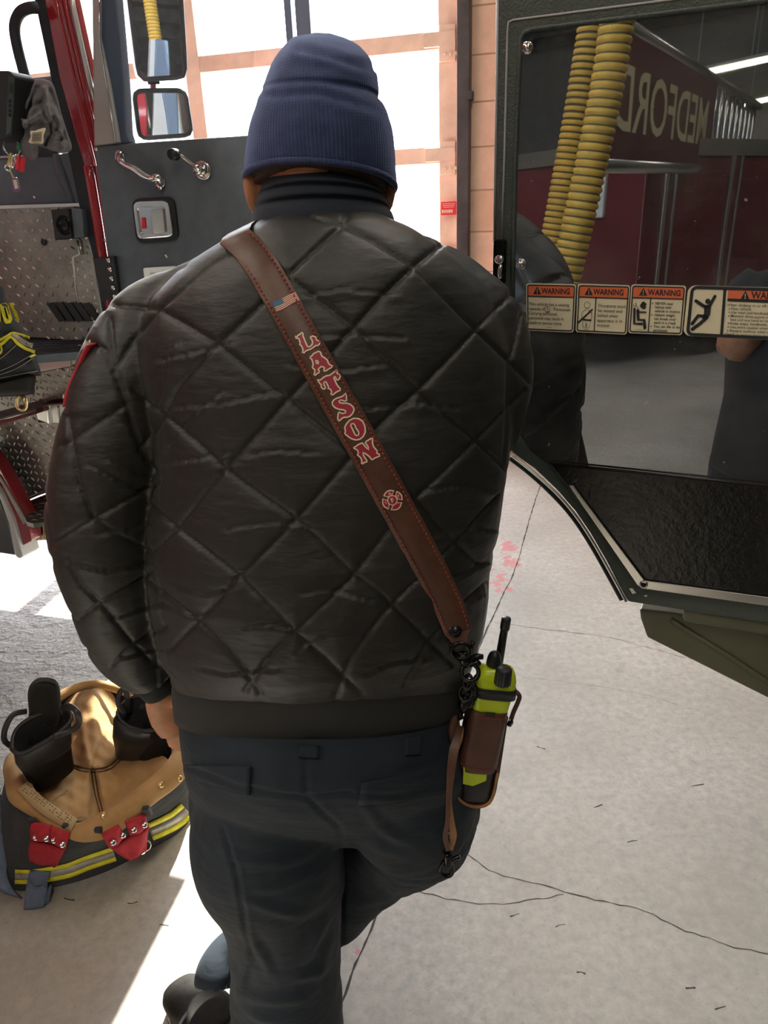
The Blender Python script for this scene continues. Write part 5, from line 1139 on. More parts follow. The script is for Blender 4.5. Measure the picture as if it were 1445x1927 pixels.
# long printed label along the left rim
lp = [(42, 1478), (70, 1508), (100, 1530), (140, 1552)]
ll = cline('printed_label', lp, 26, pm('label_cloth', (.52, .38, .20), .8), WB, lambda x, y: onW(x, y, .004) if on_jacket(x, y, 0, bvw) is not None else atZ(x, y, .262), .002)
bvp = BVHTree.FromPolygons([Vector(tuple(v.co)) for v in ll.data.vertices], [tuple(p.vertices) for p in ll.data.polygons])
m = M()
for r in range(4):
    o = -8+r*4.6
    for k in range(16):
        if random.random() < .25: continue
        t = k/16; x = 46+t*88; y = 1482+t*66; dx, dy = .80, .60; x += -dy*o; y += dx*o
        L_ = random.choice((2.5, 3.5, 4.5)); a, b = on_jacket(x, y, .0006, bvp), on_jacket(x+dx*L_, y+dy*L_, .0006, bvp)
        if a is not None and b is not None: m.add(*tube([a, b], .0009, 5, 1))
m.build('print', pm('brown_ink', (.10, .06, .03), .8), ll)
# red suspender tabs with snaps
bvs = BVHTree.FromPolygons([Vector(tuple(q)) for q in sv], sf)
def over(x, y, zz, k=.012):                               # nearest of the planned height, the shell and the rim
    p = atZ(x, y, zz); best = np.linalg.norm(p-CAM)
    for t_ in (bvs, bvw):
        s_ = on_jacket(x, y, k, t_)
        if s_ is not None and np.linalg.norm(s_-CAM) < best: p, best = s_, np.linalg.norm(s_-CAM)
    return p
def tab(name, px, z, parent, mat=REDWEB, th=.006):
    c = [over(x, y, zz) for (x, y), zz in zip(px, z)]; nn = np.cross(c[1]-c[0], c[-1]-c[0]); nn /= np.linalg.norm(nn)
    if nn @ (CAM-c[0]) < 0: nn = -nn
    n = 8; v = []; f = []
    for i in range(n+1):
        for j in range(n+1):
            a, b = i/n, j/n; p = (c[0]*(1-a)+c[1]*a)*(1-b)+(c[3]*(1-a)+c[2]*a)*b
            k = .010*math.sin(a*3.14)*math.sin(b*3.14)+.003*math.sin(a*9+b*4); v += [p+nn*(th+k), p-nn*th*.4]
    w = n+1
    for i in range(n):
        for j in range(n): a = i*w+j; f += [(2*a, 2*(a+w), 2*(a+w+1), 2*(a+1)), (2*a+1, 2*a+3, 2*(a+w+1)+1, 2*(a+w)+1)]
    for j in range(n):
        for a, b in ((j, j+1), (n*w+j, n*w+j+1), (j*w, (j+1)*w), (j*w+n, (j+1)*w+n)): f.append((2*a, 2*b, 2*b+1, 2*a+1))
    return obj(name, v, f, mat, parent)
for grp, low in (([((62, 1546), (98, 1553), (95, 1585), (60, 1581)), ((100, 1555), (131, 1567), (123, 1598), (96, 1584))], ((60, 1580), (123, 1597), (106, 1630), (57, 1620))),
                 ([((191, 1570), (223, 1552), (237, 1573), (206, 1596)), ((235, 1547), (272, 1530), (279, 1555), (244, 1571))], ((206, 1594), (279, 1553), (274, 1598), (244, 1619)))):
    lo = tab('suspender_tab', low, (.17, .17, .09, .09), TT); lo['label'] = 'red webbing suspender tab'
    for g in grp:
        t_ = tab('fold', g, (.235, .235, .19, .19), lo)
    for g in grp:
        for a in (.22, .8):
            p = np.array(g[3])*(1-a)+np.array(g[2])*a+np.array([0, -5.5]); c = over(*p, .215, .022); obj('snap', *disc(c, CAM-c, .0075, .006, 14), CHROME, lo)
for x, y in ((62, 1549), (128, 1558), (188, 1566), (277, 1527)):
    obj('keeper_loop', *box(atZ(x, y, .235), V3(.010, 0, 0), V3(0, .008, 0), V3(0, -.006, .020)), SHELL, TT, True, .004)
for a_, b_, c_ in (((60, 1631, .085), V3(.2, -.6, .7), .017), ((97, 1633, .085), V3(-.2, -.6, .7), .015), ((273, 1592, .10), V3(.3, -.6, .4), .014)): obj('ring', *torus(atZ(*a_), b_, c_, .0022), CHROME, TT)
# blue-grey suspender webbing
bw = tab('webbing', ((57, 1637), (94, 1640), (86, 1668), (53, 1662)), (.085, .085, .05, .05), TT, BLUEWEB, .003); bw['label'] = 'blue grey suspender webbing'
tab('webbing_loop', ((53, 1655), (90, 1662), (82, 1708), (45, 1712)), (.055, .055, .004, .004), bw, BLUEWEB, .003)
tab('webbing_tail', ((85, 1668), (98, 1665), (93, 1697), (80, 1706)), (.03, .03, .004, .004), bw, BLUEWEB, .003)
cs2 = [(-40, 1470), (-10, 1500), (14, 1545), (10, 1600), (2, 1640), (14, 1672), (34, 1692)]
p = catmull(np.array([(x, y, 0) for x, y in cs2], float), 5)[:, :2]; zs = np.linspace(.16, .01, len(p)); v = []; f = []
for i, (x, y) in enumerate(p):
    w = 26-14*i/len(p); c = atZ(x, y, zs[i]); v += [c+V3(-.002*w, -.0006*w, .03), c+V3(.0008*w, 0, .0), c+V3(.0008*w, .004, -.002), c+V3(-.002*w, .004, .026)]
for i in range(len(p)-1):
    for j in range(4): a = 4*i+j; b = 4*i+(j+1) % 4; f.append((a, b, b+4, a+4))
f += [(0, 1, 2, 3), tuple(range(4*len(p)-4, 4*len(p)))]
obj('webbing_tail', v, f, BLUEWEB, bw)
# reflective trim near the hem
def trim(pts, zc, wz, name='trim_band'):
    for o, w, mt, nm in ((-.36, .30, YELLOWT, 'yellow_band'), (0, .40, SILVERT, 'silver_band'), (.36, .30, YELLOWT, 'yellow_band')):
        pp = catmull(np.array([(x, y, 0) for x, y in pts], float), 5)[:, :2]; qq = []
        for i in range(len(pp)):
            t = pp[min(i+1, len(pp)-1)]-pp[max(i-1, 0)]; t /= np.linalg.norm(t); qq.append(pp[i]+np.array([-t[1], t[0]])*o*wz)
        obj(nm, *strip(qq, wz*w, lambda x, y: (on_jacket(x, y, .004, bvs) if on_jacket(x, y, .004, bvs) is not None else atZ(x, y, .006)), .002), mt, SHO)
trim([(28, 1650), (60, 1650), (95, 1645), (130, 1638), (165, 1624), (215, 1607)], 0, 27)
trim([(282, 1566), (305, 1556), (330, 1543), (352, 1525)], 0, 34)
# -- the two boots
def fboot(lbl, cx, opening, zt, body, flap, loops, group):
    bt = thing('firefighter_boot', atZ(*body[-1][:2], 0), lbl, 'boot', group)
    op = zring(opening, 0, 40); op = np.array([atZ(x, y, z) for (x, y), z in zip(resample(opening, 40), np.interp(resample(opening, 40)[:, 1], [min(q[1] for q in opening), max(q[1] for q in opening)], [zt+.03, zt-.035]))])
    c0 = op.mean(0); rings = [op]
    for (x, y, z, s, sx) in body:
        c = atZ(x, y, z); rings.append(np.array([c+(p-c0)*np.array([sx, s, .25]) for p in op]))
    inner = [np.array([c0+(p-c0)*.93 for p in op]), np.array([c0+(p-c0)*.80-ZD*.05 for p in op]), np.array([c0+(p-c0)*.7-ZD*.16 for p in op])]
    v, f = loft([list(r) for r in rings], False); n = len(v); f.append(tuple(range(n-40, n))); v = [V3(p[0], p[1], max(p[2], .002)) for p in v]
    sh = obj('shaft', v, f, RUBBER, bt)
    obj('rim', *tube(list(op)+[op[0]], .006, 8, 1, cap=False), RUBBER, sh)
    v, f = loft([list(r) for r in inner], False); n = len(v); f.append(tuple(range(n-40, n))); obj('lining', v, f, FELT, bt)
    fl = pillow(flap, lambda x, y: c0+(atY(x, y, c0[1]+.045)-c0), .010, None, 60, 6, 1.0); fo = obj('tongue', *fl, RUBBER, bt); fo['label'] = 'tall black back flap'
    cc = np.array(flap).mean(0); inn = [tuple(cc+(np.array(q)-cc)*.82) for q in flap]
    obj('tongue_lining', *pillow(inn, lambda x, y: c0+(atY(x, y, c0[1]+.036)-c0), .004, None, 50, 5, .3), FELT, fo)
    for lp in loops: obj('pull_loop', *tube([atY(x, y, c0[1]+dy) for x, y, dy in lp], .0075, 10, 4, .35), RUBBER, bt)
    return bt
fboot('black rubber boot with flared back flap, standing left in the tan trousers', 0, [(24, 1409), (40, 1418), (70, 1404), (108, 1380), (134, 1355), (128, 1335), (105, 1335), (60, 1350), (30, 1375)], .40,
      [(80, 1412, .34, .95, .92), (84, 1430, .29, .85, .80), (88, 1450, .22, .75, .68), (95, 1500, .10, .8, .72), (100, 1530, .005, 1.0, .85)],
      [(54, 1345), (52, 1305), (60, 1284), (78, 1275), (102, 1278), (112, 1292), (115, 1325), (120, 1362), (90, 1395), (50, 1400), (35, 1395), (45, 1372)],
      [[(50, 1338, .02), (25, 1345, -.01), (10, 1370, -.02), (8, 1392, -.02), (20, 1404, .0)], [(115, 1335, .0), (128, 1328, -.03), (145, 1340, -.05), (148, 1362, -.05), (130, 1376, -.05), (100, 1386, -.07)]], None)
fboot('black rubber boot with upright pull loop, standing right beside the person', 0, [(222, 1338), (230, 1358), (250, 1370), (280, 1376), (310, 1366), (330, 1352), (325, 1325), (290, 1310), (250, 1312)], .36,
      [(268, 1352, .345, .95, .98), (262, 1385, .28, .85, .92), (262, 1408, .22, .8, .85), (265, 1450, .10, .9, .85), (268, 1475, .005, 1.0, .95)],
      [(258, 1340), (250, 1300), (258, 1285), (290, 1280), (335, 1290), (345, 1330), (320, 1358), (285, 1368)],
      [[(236, 1345, -.01), (223, 1325, -.01), (226, 1302, .0), (236, 1299, .0), (240, 1320, .0), (244, 1345, .02)], [(300, 1378, -.02), (312, 1372, -.08), (322, 1384, -.09), (318, 1398, -.07)]], None)
# ------------------------------------------------------------------ the open door at right, polished inside, with its truck
DA = math.radians(28.0); DN = V3(math.sin(DA), math.cos(DA), 0); DC = 1.129
DE = V3(math.cos(DA), -math.sin(DA), 0)
RP = Plane(DN*DC, DE)
def mir(p): p = np.asarray(p, float); return p-2*(p @ DN-DC)*DN
RT_ = thing('rescue_truck', (1.6, .9, 0), 'rescue truck at right whose open dark olive door is lined with polished steel', 'fire engine')
outer = [(937, -70), (2300, -257), (2300, 1312), (1180, 1134), (1164, 1105), (1140, 1058), (1110, 1006), (1080, 962), (1045, 922), (1005, 884), (962, 853), (925, 800), (922, 700), (930, 455)]
DR = slab('open_door', outer, RP, .055, DOORPAINT, RT_, -.004, .006); DR['label'] = 'open dark olive door'
# raised lip round the steel, painted edge highlight, frame seams
steel = [(984, 76), (990, 66), (1002, 60), (2300, -98), (2300, 1004), (1034, 871), (1000, 846), (972, 800), (968, 600), (974, 300)]
slab('steel_panel', steel, RP, .004, STEEL, DR, .000)['label'] = 'scuffed polished steel lining'
def line(name, pts, r, mat, parent, off=0.0, k=3, n=8): return obj(name, *tube([RP.hit(x, y, off) for x, y in pts], r, n, k), mat, parent)
line('panel_lip', [(2300, -103), (1002, 55), (986, 62), (980, 74), (974, 200), (970, 300), (966, 480), (963, 600)], .0035, DOORPAINT, DR, .000, 1)
line('frame_seam', [(2300, -134), (965, 38), (957, 42), (955, 60), (949, 300), (944, 455)], .0016, SILVERGREY, DR, -.004, 1)
line('outer_edge', [(937, -60), (935, 150), (930, 455)], .0022, SILVERGREY, DR, -.008, 1)
line('edge_highlight', [(962, 856), (1000, 886), (1045, 926), (1080, 966), (1110, 1010), (1140, 1062), (1178, 1132)], .0024, ALU, DR, -.004, 3)  # white highlight along the rubber edge, put in as a pale metal line
line('rubber_edge', [(960, 862), (1000, 893), (1044, 934), (1078, 973), (1107, 1016), (1136, 1066), (1170, 1128)], .0045, SEAL, DR, -.016, 3)
slab('kick_pad', [(1035, 873), (2300, 1006), (2300, 1246), (1212, 1098), (1200, 1092)], RP, .006, PAD, DR, .005, .002)['label'] = 'glossy black vinyl kick pad'
line('pad_edge', [(1033, 871), (1450, 914), (2300, 1003)], .0016, PAD, DR, .006, 1)
tr = slab('trim_strip', [(1070, 913), (1079, 915), (1213, 1093), (2300, 1239), (2300, 1259), (1209, 1108), (1199, 1101)], RP, .004, ALU, DR, .010, .0012); tr['label'] = 'bright aluminium trim strip'
m = M(); m.add(*disc(RP.hit(1211, 1100, .010), RP.n, .0068, .003, 20)); m.build('washer', ALU, DR); m = M(); m.add(*disc(RP.hit(1211, 1100, .013), RP.n, .004, .003, 14)); m.build('bolt', BLACKM, DR)
for x, y in ((992, 90), (980, 497)):
    m = M(); m.add(*disc(RP.hit(x, y, .000), RP.n, .0085, .002, 20)); m.add(*disc(RP.hit(x, y, .002), RP.n, .0055, .004, 6)); m.build('bolt', CHROME, DR)
m = M(); m.add(*box(RP.hit(941, 492, -.002), DE*.0095, ZD*.032, RP.n*.008)); lt = m.build('latch', BLACKM, DR, False, .002)
m = M(); m.add(*disc(RP.hit(941, 488, .006), RP.n, .007, .006, 14)); m.add(*tube([RP.hit(943, 497, .008), RP.hit(940, 512, .008), RP.hit(942, 524, .008)], [.0028, .004, .003], 8, 2)); m.add(*tube([RP.hit(932, 491, .006), RP.hit(945, 487, .006)], .003, 8, 1)); m.build('latch_bolt', CHROME, lt)
# chips in the paint
m = M()
for q in ([(1184, 1108), (1190, 1107), (1197, 1116), (1190, 1118)], [(1211, 1121), (1218, 1120), (1216, 1124)]): m.add(*slabs(q, RP, .001, -.002))
m.build('paint_chip', WHITEP, DR, False)
# sill and valance below the door
VP = RP.off(-.035)
slab('valance', [(1203, 1146), (1300, 1158), (2300, 1305), (2300, 1500), (1520, 1352), (1440, 1312), (1217, 1200), (1205, 1165)], VP, .04, OLIVE, RT_, 0, .004)['label'] = 'olive valance panel below the door'
line('valance_crease', [(1262, 1166), (1300, 1190), (1380, 1240), (1455, 1290), (1500, 1320)], .004, OLIVE, RT_, -.033, 2)
slab('sill_bar', [(1284, 1143), (2300, 1300), (2300, 1340), (1283, 1172)], RP, .03, OLIVE, RT_, -.012, .007)
# body of that truck, standing just outside the right edge
hg = RP.hit(2300, 600)
hg[2] = 0
def tb(s0, s1, d0, d1, z0, z1): c = hg+FF_*(s0+s1)/2+FW_*(d0+d1)/2+ZD*(z0+z1)/2; return box(c, FF_*(s1-s0)/2, FW_*(d1-d0)/2, ZD*(z1-z0)/2)
m = M(); m.add(*tb(-5.5, 1.4, .20, 2.4, .5, 2.75)); m.add(*tb(-.1, .05, .0, .25, .75, 2.3)); obj('cab_body', m.v, m.f, DOORPAINT, RT_, False, .02)
for s in (.85, -3.6):
    c = hg+FF_*s+FW_*.55+ZD*.5; m = M(); m.add(*disc(c-FW_*.15, FW_, .5, .3, 36)); m.build('wheel', RUBBER, RT_)
    c = hg+FF_*s+FW_*2.1+ZD*.5; m = M(); m.add(*disc(c-FW_*.15, FW_, .5, .3, 36)); m.build('wheel', RUBBER, RT_)
# ------------------------------------------------------------------ warning stickers
def quad(q, off):
    q = np.array(q, float)
    def f(u, v, k=0.0):
        p = (q[0]*(1-u)+q[1]*u)*(1-v)+(q[3]*(1-u)+q[2]*u)*v; return RP.hit(p[0], p[1], off+k)
    return f
def upoly(m, S, pts, k, mi=0):
    p, t = fill([pts]); m.add([S(x, y, k) for x, y in p], t, mi)
def stxt(m, S, text, u, v, h, asp, k=.0012, width=None, bold=.006, mi=0, center=False):
    """text with cap height h (share of the sticker), asp = height/width of the sticker"""
    gv, gf = glyphs(text, bold); w = max(q[0] for q in gv); s = h/.69; su = s*asp
    if width: su = width/w
    u0 = u-(w*su/2 if center else 0); m.add([S(u0+x*su, v-y*s, k) for x, y in gv], gf, mi)
def rr2(x0, y0, x1, y1, rx, ry, n=5):
    out = []
    for cx, cy, a in ((x1-rx, y0+ry, -90), (x1-rx, y1-ry, 0), (x0+rx, y1-ry, 90), (x0+rx, y0+ry, 180)):
        for t in range(n): b = math.radians(a+90*t/(n-1)); out.append((cx+rx*math.cos(b), cy+ry*math.sin(b)))
    return out
def ribbon(m, S, pts, w, asp, k, closed=True, mi=0):
    p = np.array(pts, float); n = len(p); v = []
    for i in range(n):
        d = (p[(i+1) % n]-p[i-1]) if closed else (p[min(i+1, n-1)]-p[max(i-1, 0)]); d = d*np.array([1, asp]); d /= np.linalg.norm(d)+1e-9; nn = np.array([-d[1], d[0]/asp])*w/2; v += [S(*(p[i]+nn), k), S(*(p[i]-nn), k)]
    r = range(n if closed else n-1); m.add(v, [(2*i, 2*i+1, 2*((i+1) % n)+1, 2*((i+1) % n)) for i in r], mi)
def limb(m, S, pts, w, asp, k=.0013):                      # round-ended stroke
    ribbon(m, S, pts, w, asp, k, False)
    for x, y in (pts[0], pts[-1]): upoly(m, S, [(x+w/2*math.cos(t), y+w/2/asp*math.sin(t)) for t in np.arange(12)*math.pi/6], k)
def sticker(q, asp, lbl, u0=0.0, title=.5, tw=.66, split=None, hv=.27):
    S = quad(q, .0045); o, f = [], []
    m = M(); pts = rr2(0, 0, 1, 1, .05, .05/asp*1.0); p, t = fill([pts]); n = len(p)
    m.add([S(x, y, 0) for x, y in p]+[S(x, y, -.002) for x, y in p], t+[tuple(n+i for i in r[::-1]) for r in t]+[(i, (i+1) % n, n+(i+1) % n, n+i) for i in range(n)])
    st = m.build('sticker', CREAM, DR, False); st['label'] = lbl
    m = M(); upoly(m, S, rr2(u0+.03, .035, .97, hv, .035, .03), .0005); m.build('header', ORANGE, st, False)
    m = M(); e = .022; ribbon(m, S, rr2(.03, .035, .97, .965, .035, .035/asp), e, asp, .0010); ribbon(m, S, [(u0+.03, hv), (.97, hv)], e*.9, asp, .0010, False)
    if split: ribbon(m, S, [(split, .035 if u0 else hv), (split, .965)], e*.9, asp, .0010, False)
    return S, st, m
def head(m, S, asp, u0, u1, uw, vc=.15, h=.115):           # triangle and WARNING
    tr = .17*asp
    upoly(m, S, [(u0, vc+h*.62), (u0+tr*.5, vc-h*.75), (u0+tr, vc+h*.62)], .0012)
    stxt(m, S, 'WARNING', u0+tr+.01, vc+h*.5, h, asp, width=uw-tr-.01, bold=.02)
    p, t = fill([[(u0+tr*.47, vc-h*.3), (u0+tr*.53, vc-h*.3), (u0+tr*.52, vc+h*.22), (u0+tr*.48, vc+h*.22)]]); m.add([S(x, y, .0016) for x, y in p], t, 1)
    upoly(m, S, [(u0+tr*.46, vc+h*.32), (u0+tr*.54, vc+h*.32), (u0+tr*.54, vc+h*.5), (u0+tr*.46, vc+h*.5)], .0016, 1)
# one: seating capacity
a = 88/93.; S, st, m = sticker([(990, 533), (1084, 535), (1079, 626), (991, 622)], a, 'warning sticker about seating capacity')
head(m, S, a, .14, 0, .74)
for i, tx in enumerate(('This vehicle has a seating', 'capacity of', 'Carrying additional', 'personnel may result in', 'death or serious injury.')): stxt(m, S, tx, .05, .46+i*.098, .062, a, width=(.83, .33, .58, .72, .70)[i], bold=.004)
stxt(m, S, 'Personnel.', .56, .46+.098, .062, a, width=.36, bold=.004); stxt(m, S, '2739001', .42, .925, .018, a, width=.12)
upoly(m, S, [(.435+.055*math.cos(t), .535+.06*math.sin(t)) for t in np.arange(14)*math.pi/7], .0012, 0); upoly(m, S, [(.435+.046*math.cos(t), .535+.05*math.sin(t)) for t in np.arange(14)*math.pi/7], .0016, 1)
stxt(m, S, '5', .435, .56, .065, a, .002, center=True); m.build('lettering', None, st, False, mats=[INK, CREAM])
# two: seat belt
a = 91/99.; S, st, m = sticker([(1087, 534), (1186, 537), (1179, 630), (1083, 625)], a, 'warning sticker with a belted figure', split=.36)
head(m, S, a, .14, 0, .74)
for i, tx in enumerate(('Occupants must', 'be seated and', 'belted when', 'apparatus is in', 'motion')): stxt(m, S, tx, .41, .46+i*.100, .062, a, width=(.53, .47, .39, .48, .24)[i], bold=.004)
m.build('lettering', None, st, False, mats=[INK, CREAM]); m = M()
ribbon(m, S, [(.20+.055*math.cos(t), .43+.062*math.sin(t)) for t in np.arange(16)*math.pi/8], .008, a, .0012)
ribbon(m, S, [(.18, .49), (.175, .53), (.11, .58), (.10, .68), (.13, .74), (.27, .74), (.30, .68), (.29, .58), (.225, .53), (.22, .49)], .008, a, .0012)
for q in ([(.12, .75), (.28, .75), (.26, .90), (.21, .90), (.205, .80), (.195, .80), (.185, .90), (.14, .90)],): ribbon(m, S, q, .008, a, .0012)
limb(m, S, [(.30, .52), (.05, .79)], .03, a); limb(m, S, [(.10, .72), (.20, .735), (.29, .735)], .022, a); stxt(m, S, '2739002', .14, .94, .016, a, width=.11)
m.build('pictogram', None, st, False, mats=[INK, CREAM])
# three: helmet
a = 92/103.; S, st, m = sticker([(1188, 535), (1291, 538), (1283, 631), (1182, 627)], a, 'warning sticker with a seated helmeted figure', split=.37)
head(m, S, a, .15, 0, .76)
for i, (b, tx) in enumerate(((1, 'NEVER wear'), (0, 'helmet with'), (0, 'vehicle in motion.'), (1, 'Helmet weight'), (0, 'can break your'), (0, 'neck in a crash.'), (1, 'You can die or be'), (0, 'paralyzed.'))):
    v = .395+i*.078; stxt(m, S, tx, .46, v, .050, a, width=(.34, .30, .48, .38, .41, .42, .49, .27)[i], bold=.014)
    if b: upoly(m, S, [(.415+.011*math.cos(t), v-.02+.013*math.sin(t)) for t in np.arange(10)*math.pi/5], .0012)
m.build('lettering', None, st, False, mats=[INK, CREAM]); m = M()
limb(m, S, [(.085, .50), (.10, .80), (.24, .80)], .045, a); limb(m, S, [(.15, .53), (.17, .72), (.28, .72), (.30, .88)], .055, a); limb(m, S, [(.17, .56), (.30, .56)], .026, a)
upoly(m, S, [(.18, .42), (.21, .38), (.24, .40), (.30, .39), (.285, .44), (.30, .47), (.26, .50), (.20, .47)], .0013); upoly(m, S, [(.21, .36), (.25, .34), (.31, .40), (.20, .41)], .0013)
for q in ([(.06, .42), (.09, .46)], [(.10, .38), (.12, .45)], [(.14, .46), (.16, .49)]): limb(m, S, q, .010, a)
stxt(m, S, '2739003', .13, .93, .016, a, width=.13); m.build('pictogram', None, st, False, mats=[INK, CREAM])
# four: falling figure, runs past the picture edge
a = 96/270.; S, st, m = sticker([(1295, 537), (1560, 545), (1560, 645), (1285, 632)], a, 'wide warning sticker with a falling figure', u0=.255, split=.262, hv=.26)
h = .15; tr = .06
upoly(m, S, [(.375, .245), (.408, .07), (.441, .245)], .0012); stxt(m, S, 'WARNING', .452, .215, .13, a, width=.30, bold=.02)
upoly(m, S, [(.405, .13), (.411, .13), (.410, .19), (.406, .19)], .0016, 1); upoly(m, S, [(.404, .205), (.412, .205), (.412, .225), (.404, .225)], .0016, 1)
for i, (b, tx, w) in enumerate(((0, 'When climbing on or off vehicle:', .36), (1, 'Face vehicle.', .145), (1, 'Use steps and handholds.', .275), (1, 'Maintain three points of contact, two', .415), (2, 'feet and one hand or two hands', .35), (1, 'Keep steps, handholds, and shoes clean.', .45), (1, 'Use extra caution when wet, icy or dark.', .45), (1, 'Replace surfaces when worn.', .32), (0, 'Death or serious injury may occur.', .375))):
    v = .375+i*.0715; u = .285 if b == 0 else .315; stxt(m, S, tx, u if i != 8 else .285, v, .046, a, width=w, bold=.006)
    if b == 1: upoly(m, S, [(.303+.0045*math.cos(t), v-.018+.0125*math.sin(t)) for t in np.arange(10)*math.pi/5], .0012)
m.build('lettering', None, st, False, mats=[INK, CREAM]); m = M()
upoly(m, S, [(.148+.018*math.cos(t), .30+.052*math.sin(t)) for t in np.arange(18)*math.pi/9], .0013)
limb(m, S, [(.195, .20), (.165, .38), (.14, .42)], .022, a); limb(m, S, [(.065, .30), (.10, .36), (.14, .42)], .022, a)
upoly(m, S, [(.125, .38), (.175, .37), (.172, .56), (.155, .66), (.12, .64), (.13, .54)], .0013); limb(m, S, [(.14, .60), (.09, .59), (.055, .75)], .024, a); limb(m, S, [(.15, .62), (.11, .74), (.06, .86)], .024, a)
stxt(m, S, '2739004', .10, .945, .018, a, width=.05); m.build('pictogram', None, st, False, mats=[INK, CREAM])
# ------------------------------------------------------------------ what the steel mirrors: things standing behind the camera
def vx(x, y, Y): return mir(atY(x, y, Y))
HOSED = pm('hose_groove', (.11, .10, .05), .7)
def hose(pts, Y, rpx, label):
    c = [vx(x, y, Y) for x, y in pts]; c = np.array([V3(c[0][0]-.05, c[0][1]-.05, 6.1), V3(c[0][0]-.03, c[0][1]-.03, 4.6)]+c); hs = thing('exhaust_hose', c[-1], label, 'hose', None)
    c = catmull(c, 30); r = rpx*Y*1.0/F; d = np.concatenate([[0], np.cumsum(np.linalg.norm(np.diff(c, axis=0), axis=1))]); pit = r*.46; n = int(d[-1]/pit*8); s = np.linspace(0, d[-1], n)
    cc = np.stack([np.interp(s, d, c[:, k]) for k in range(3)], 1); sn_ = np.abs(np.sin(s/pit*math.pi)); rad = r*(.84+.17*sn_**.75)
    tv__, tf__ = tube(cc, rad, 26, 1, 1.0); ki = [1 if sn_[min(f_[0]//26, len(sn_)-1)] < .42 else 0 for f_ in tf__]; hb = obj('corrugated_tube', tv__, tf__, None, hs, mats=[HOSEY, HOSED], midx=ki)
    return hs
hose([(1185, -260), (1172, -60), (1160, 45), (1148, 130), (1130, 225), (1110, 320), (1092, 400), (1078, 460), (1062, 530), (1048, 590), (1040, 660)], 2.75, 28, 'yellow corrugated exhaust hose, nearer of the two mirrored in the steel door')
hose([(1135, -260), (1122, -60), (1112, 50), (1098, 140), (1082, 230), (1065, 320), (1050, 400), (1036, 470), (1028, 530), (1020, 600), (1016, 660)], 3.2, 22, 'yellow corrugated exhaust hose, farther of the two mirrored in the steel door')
# ladder truck parked behind
lt_c = mir(atZ(1182, 698, 0)); LT = thing('ladder_truck', lt_c, 'dark red ladder truck with MEDFORD lettering, seen mirrored in the steel door', 'fire engine')
def vbase(x, y): return mir(atZ(x, y, 0))
def vat(g, z): return V3(g[0], g[1], z)
g0 = vbase(1182, 698)                                     # near corner of the body
e_s = vbase(1450, 648)-g0; e_s[2] = 0; Ls = np.linalg.norm(e_s); e_s /= Ls
e_r = V3(-e_s[1], e_s[0], 0)
if (mir(g0+e_r) - CAM) @ RT/dep(mir(g0+e_r)) > (mir(g0)-CAM) @ RT/dep(mir(g0)): e_r = -e_r
zt_ = float(atY(1246, 292, mir(g0)[1])[2])
def lbx(s0, s1, d0, d1, z0, z1): c = V3(g0[0], g0[1], 0)+e_s*(s0+s1)/2+e_r*(d0+d1)/2+ZD*(z0+z1)/2; return box(c, e_s*(s1-s0)/2, e_r*(d1-d0)/2, ZD*(z1-z0)/2)
bo = obj('body', *lbx(0, 7.5, 0, 2.4, .55, zt_), DARKRED, LT, False, .02)
m = M(); m.add(*lbx(-.05, 7.5, -.04, 2.45, zt_, zt_+.16)); m.build('top_rail', ALU, LT, False, .01)
for k in range(6):
    m = M(); m.add(*lbx(.25+k*1.0, .30+k*1.0, -.03, 0, .6, zt_)); m.add(*lbx(.40+k*1.0, .43+k*1.0, -.025, 0, .6, zt_)); m.build('door_post', ALU, LT, False, .004)
m = M(); m.add(*lbx(-.05, .02, .5, 1.2, zt_-.55, zt_-.1)); m.build('marker_light', WHITEP, LT, False, .02)
m = M(); m.add(*lbx(-.35, 7.5, .05, 2.35, .45, .6)); m.build('rear_step', ALU, LT, False, .01)
for s in (1.4, 5.2):
    for d in (.1, 2.0):
        c = V3(g0[0], g0[1], .5)+e_s*s+e_r*d; m = M(); m.add(*disc(c, e_r, .5, .3, 30)); m.build('wheel', RUBBER, LT)
# ladder beam with the name board
q0, q1 = vx(1132, 174, 5.2), vx(1330, 234, 8.4); ed = q1-q0; Lb = np.linalg.norm(ed); ed /= Lb; nb_ = np.cross(ed, ZD); nb_ /= np.linalg.norm(nb_)
if nb_ @ (mir(CAM)-q0) < 0: nb_ = -nb_
upb = np.cross(nb_, ed); upb = upb if upb[2] > 0 else -upb
hb_ = .26
bd_ = obj('name_board', *box((q0+q1)/2, ed*(Lb/2+.2), upb*hb_*1.55, nb_*.03), DARKRED, LT, False, .01); bd_['label'] = 'dark red name board on the ladder'
gv, gf = glyphs('MEDFORD', .01); gw = max(p[0] for p in gv); rt_ = np.cross(upb, nb_); L0 = q1 if (q1-q0) @ rt_ < 0 else q0
s_ = Lb*.92/gw; sv_ = hb_*1.5/.69
obj('lettering', [L0+rt_*(x*s_+Lb*.04)+upb*(y-.345)*sv_+nb_*.034 for x, y in gv], gf, pm('pale_gold_letters', (.75, .66, .42), .4), bd_, False)
for z in (-1, 1): obj('ladder_rail', *tube([q0-ed*.3+upb*z*hb_*1.6, q1+ed*4+upb*z*hb_*1.6], .05, 8, 1), ALU, LT)
for k in range(9): c = q1+ed*(.35+k*.4); obj('rung', *tube([c-upb*hb_*1.6, c+upb*hb_*1.6], .022, 8, 1), ALU, LT)
obj('ladder_mast', *tube([q1+ed*3-upb*hb_*1.6, V3(*(q1+ed*3)[:2], 2.3)], .12, 10, 1), ALU, LT)
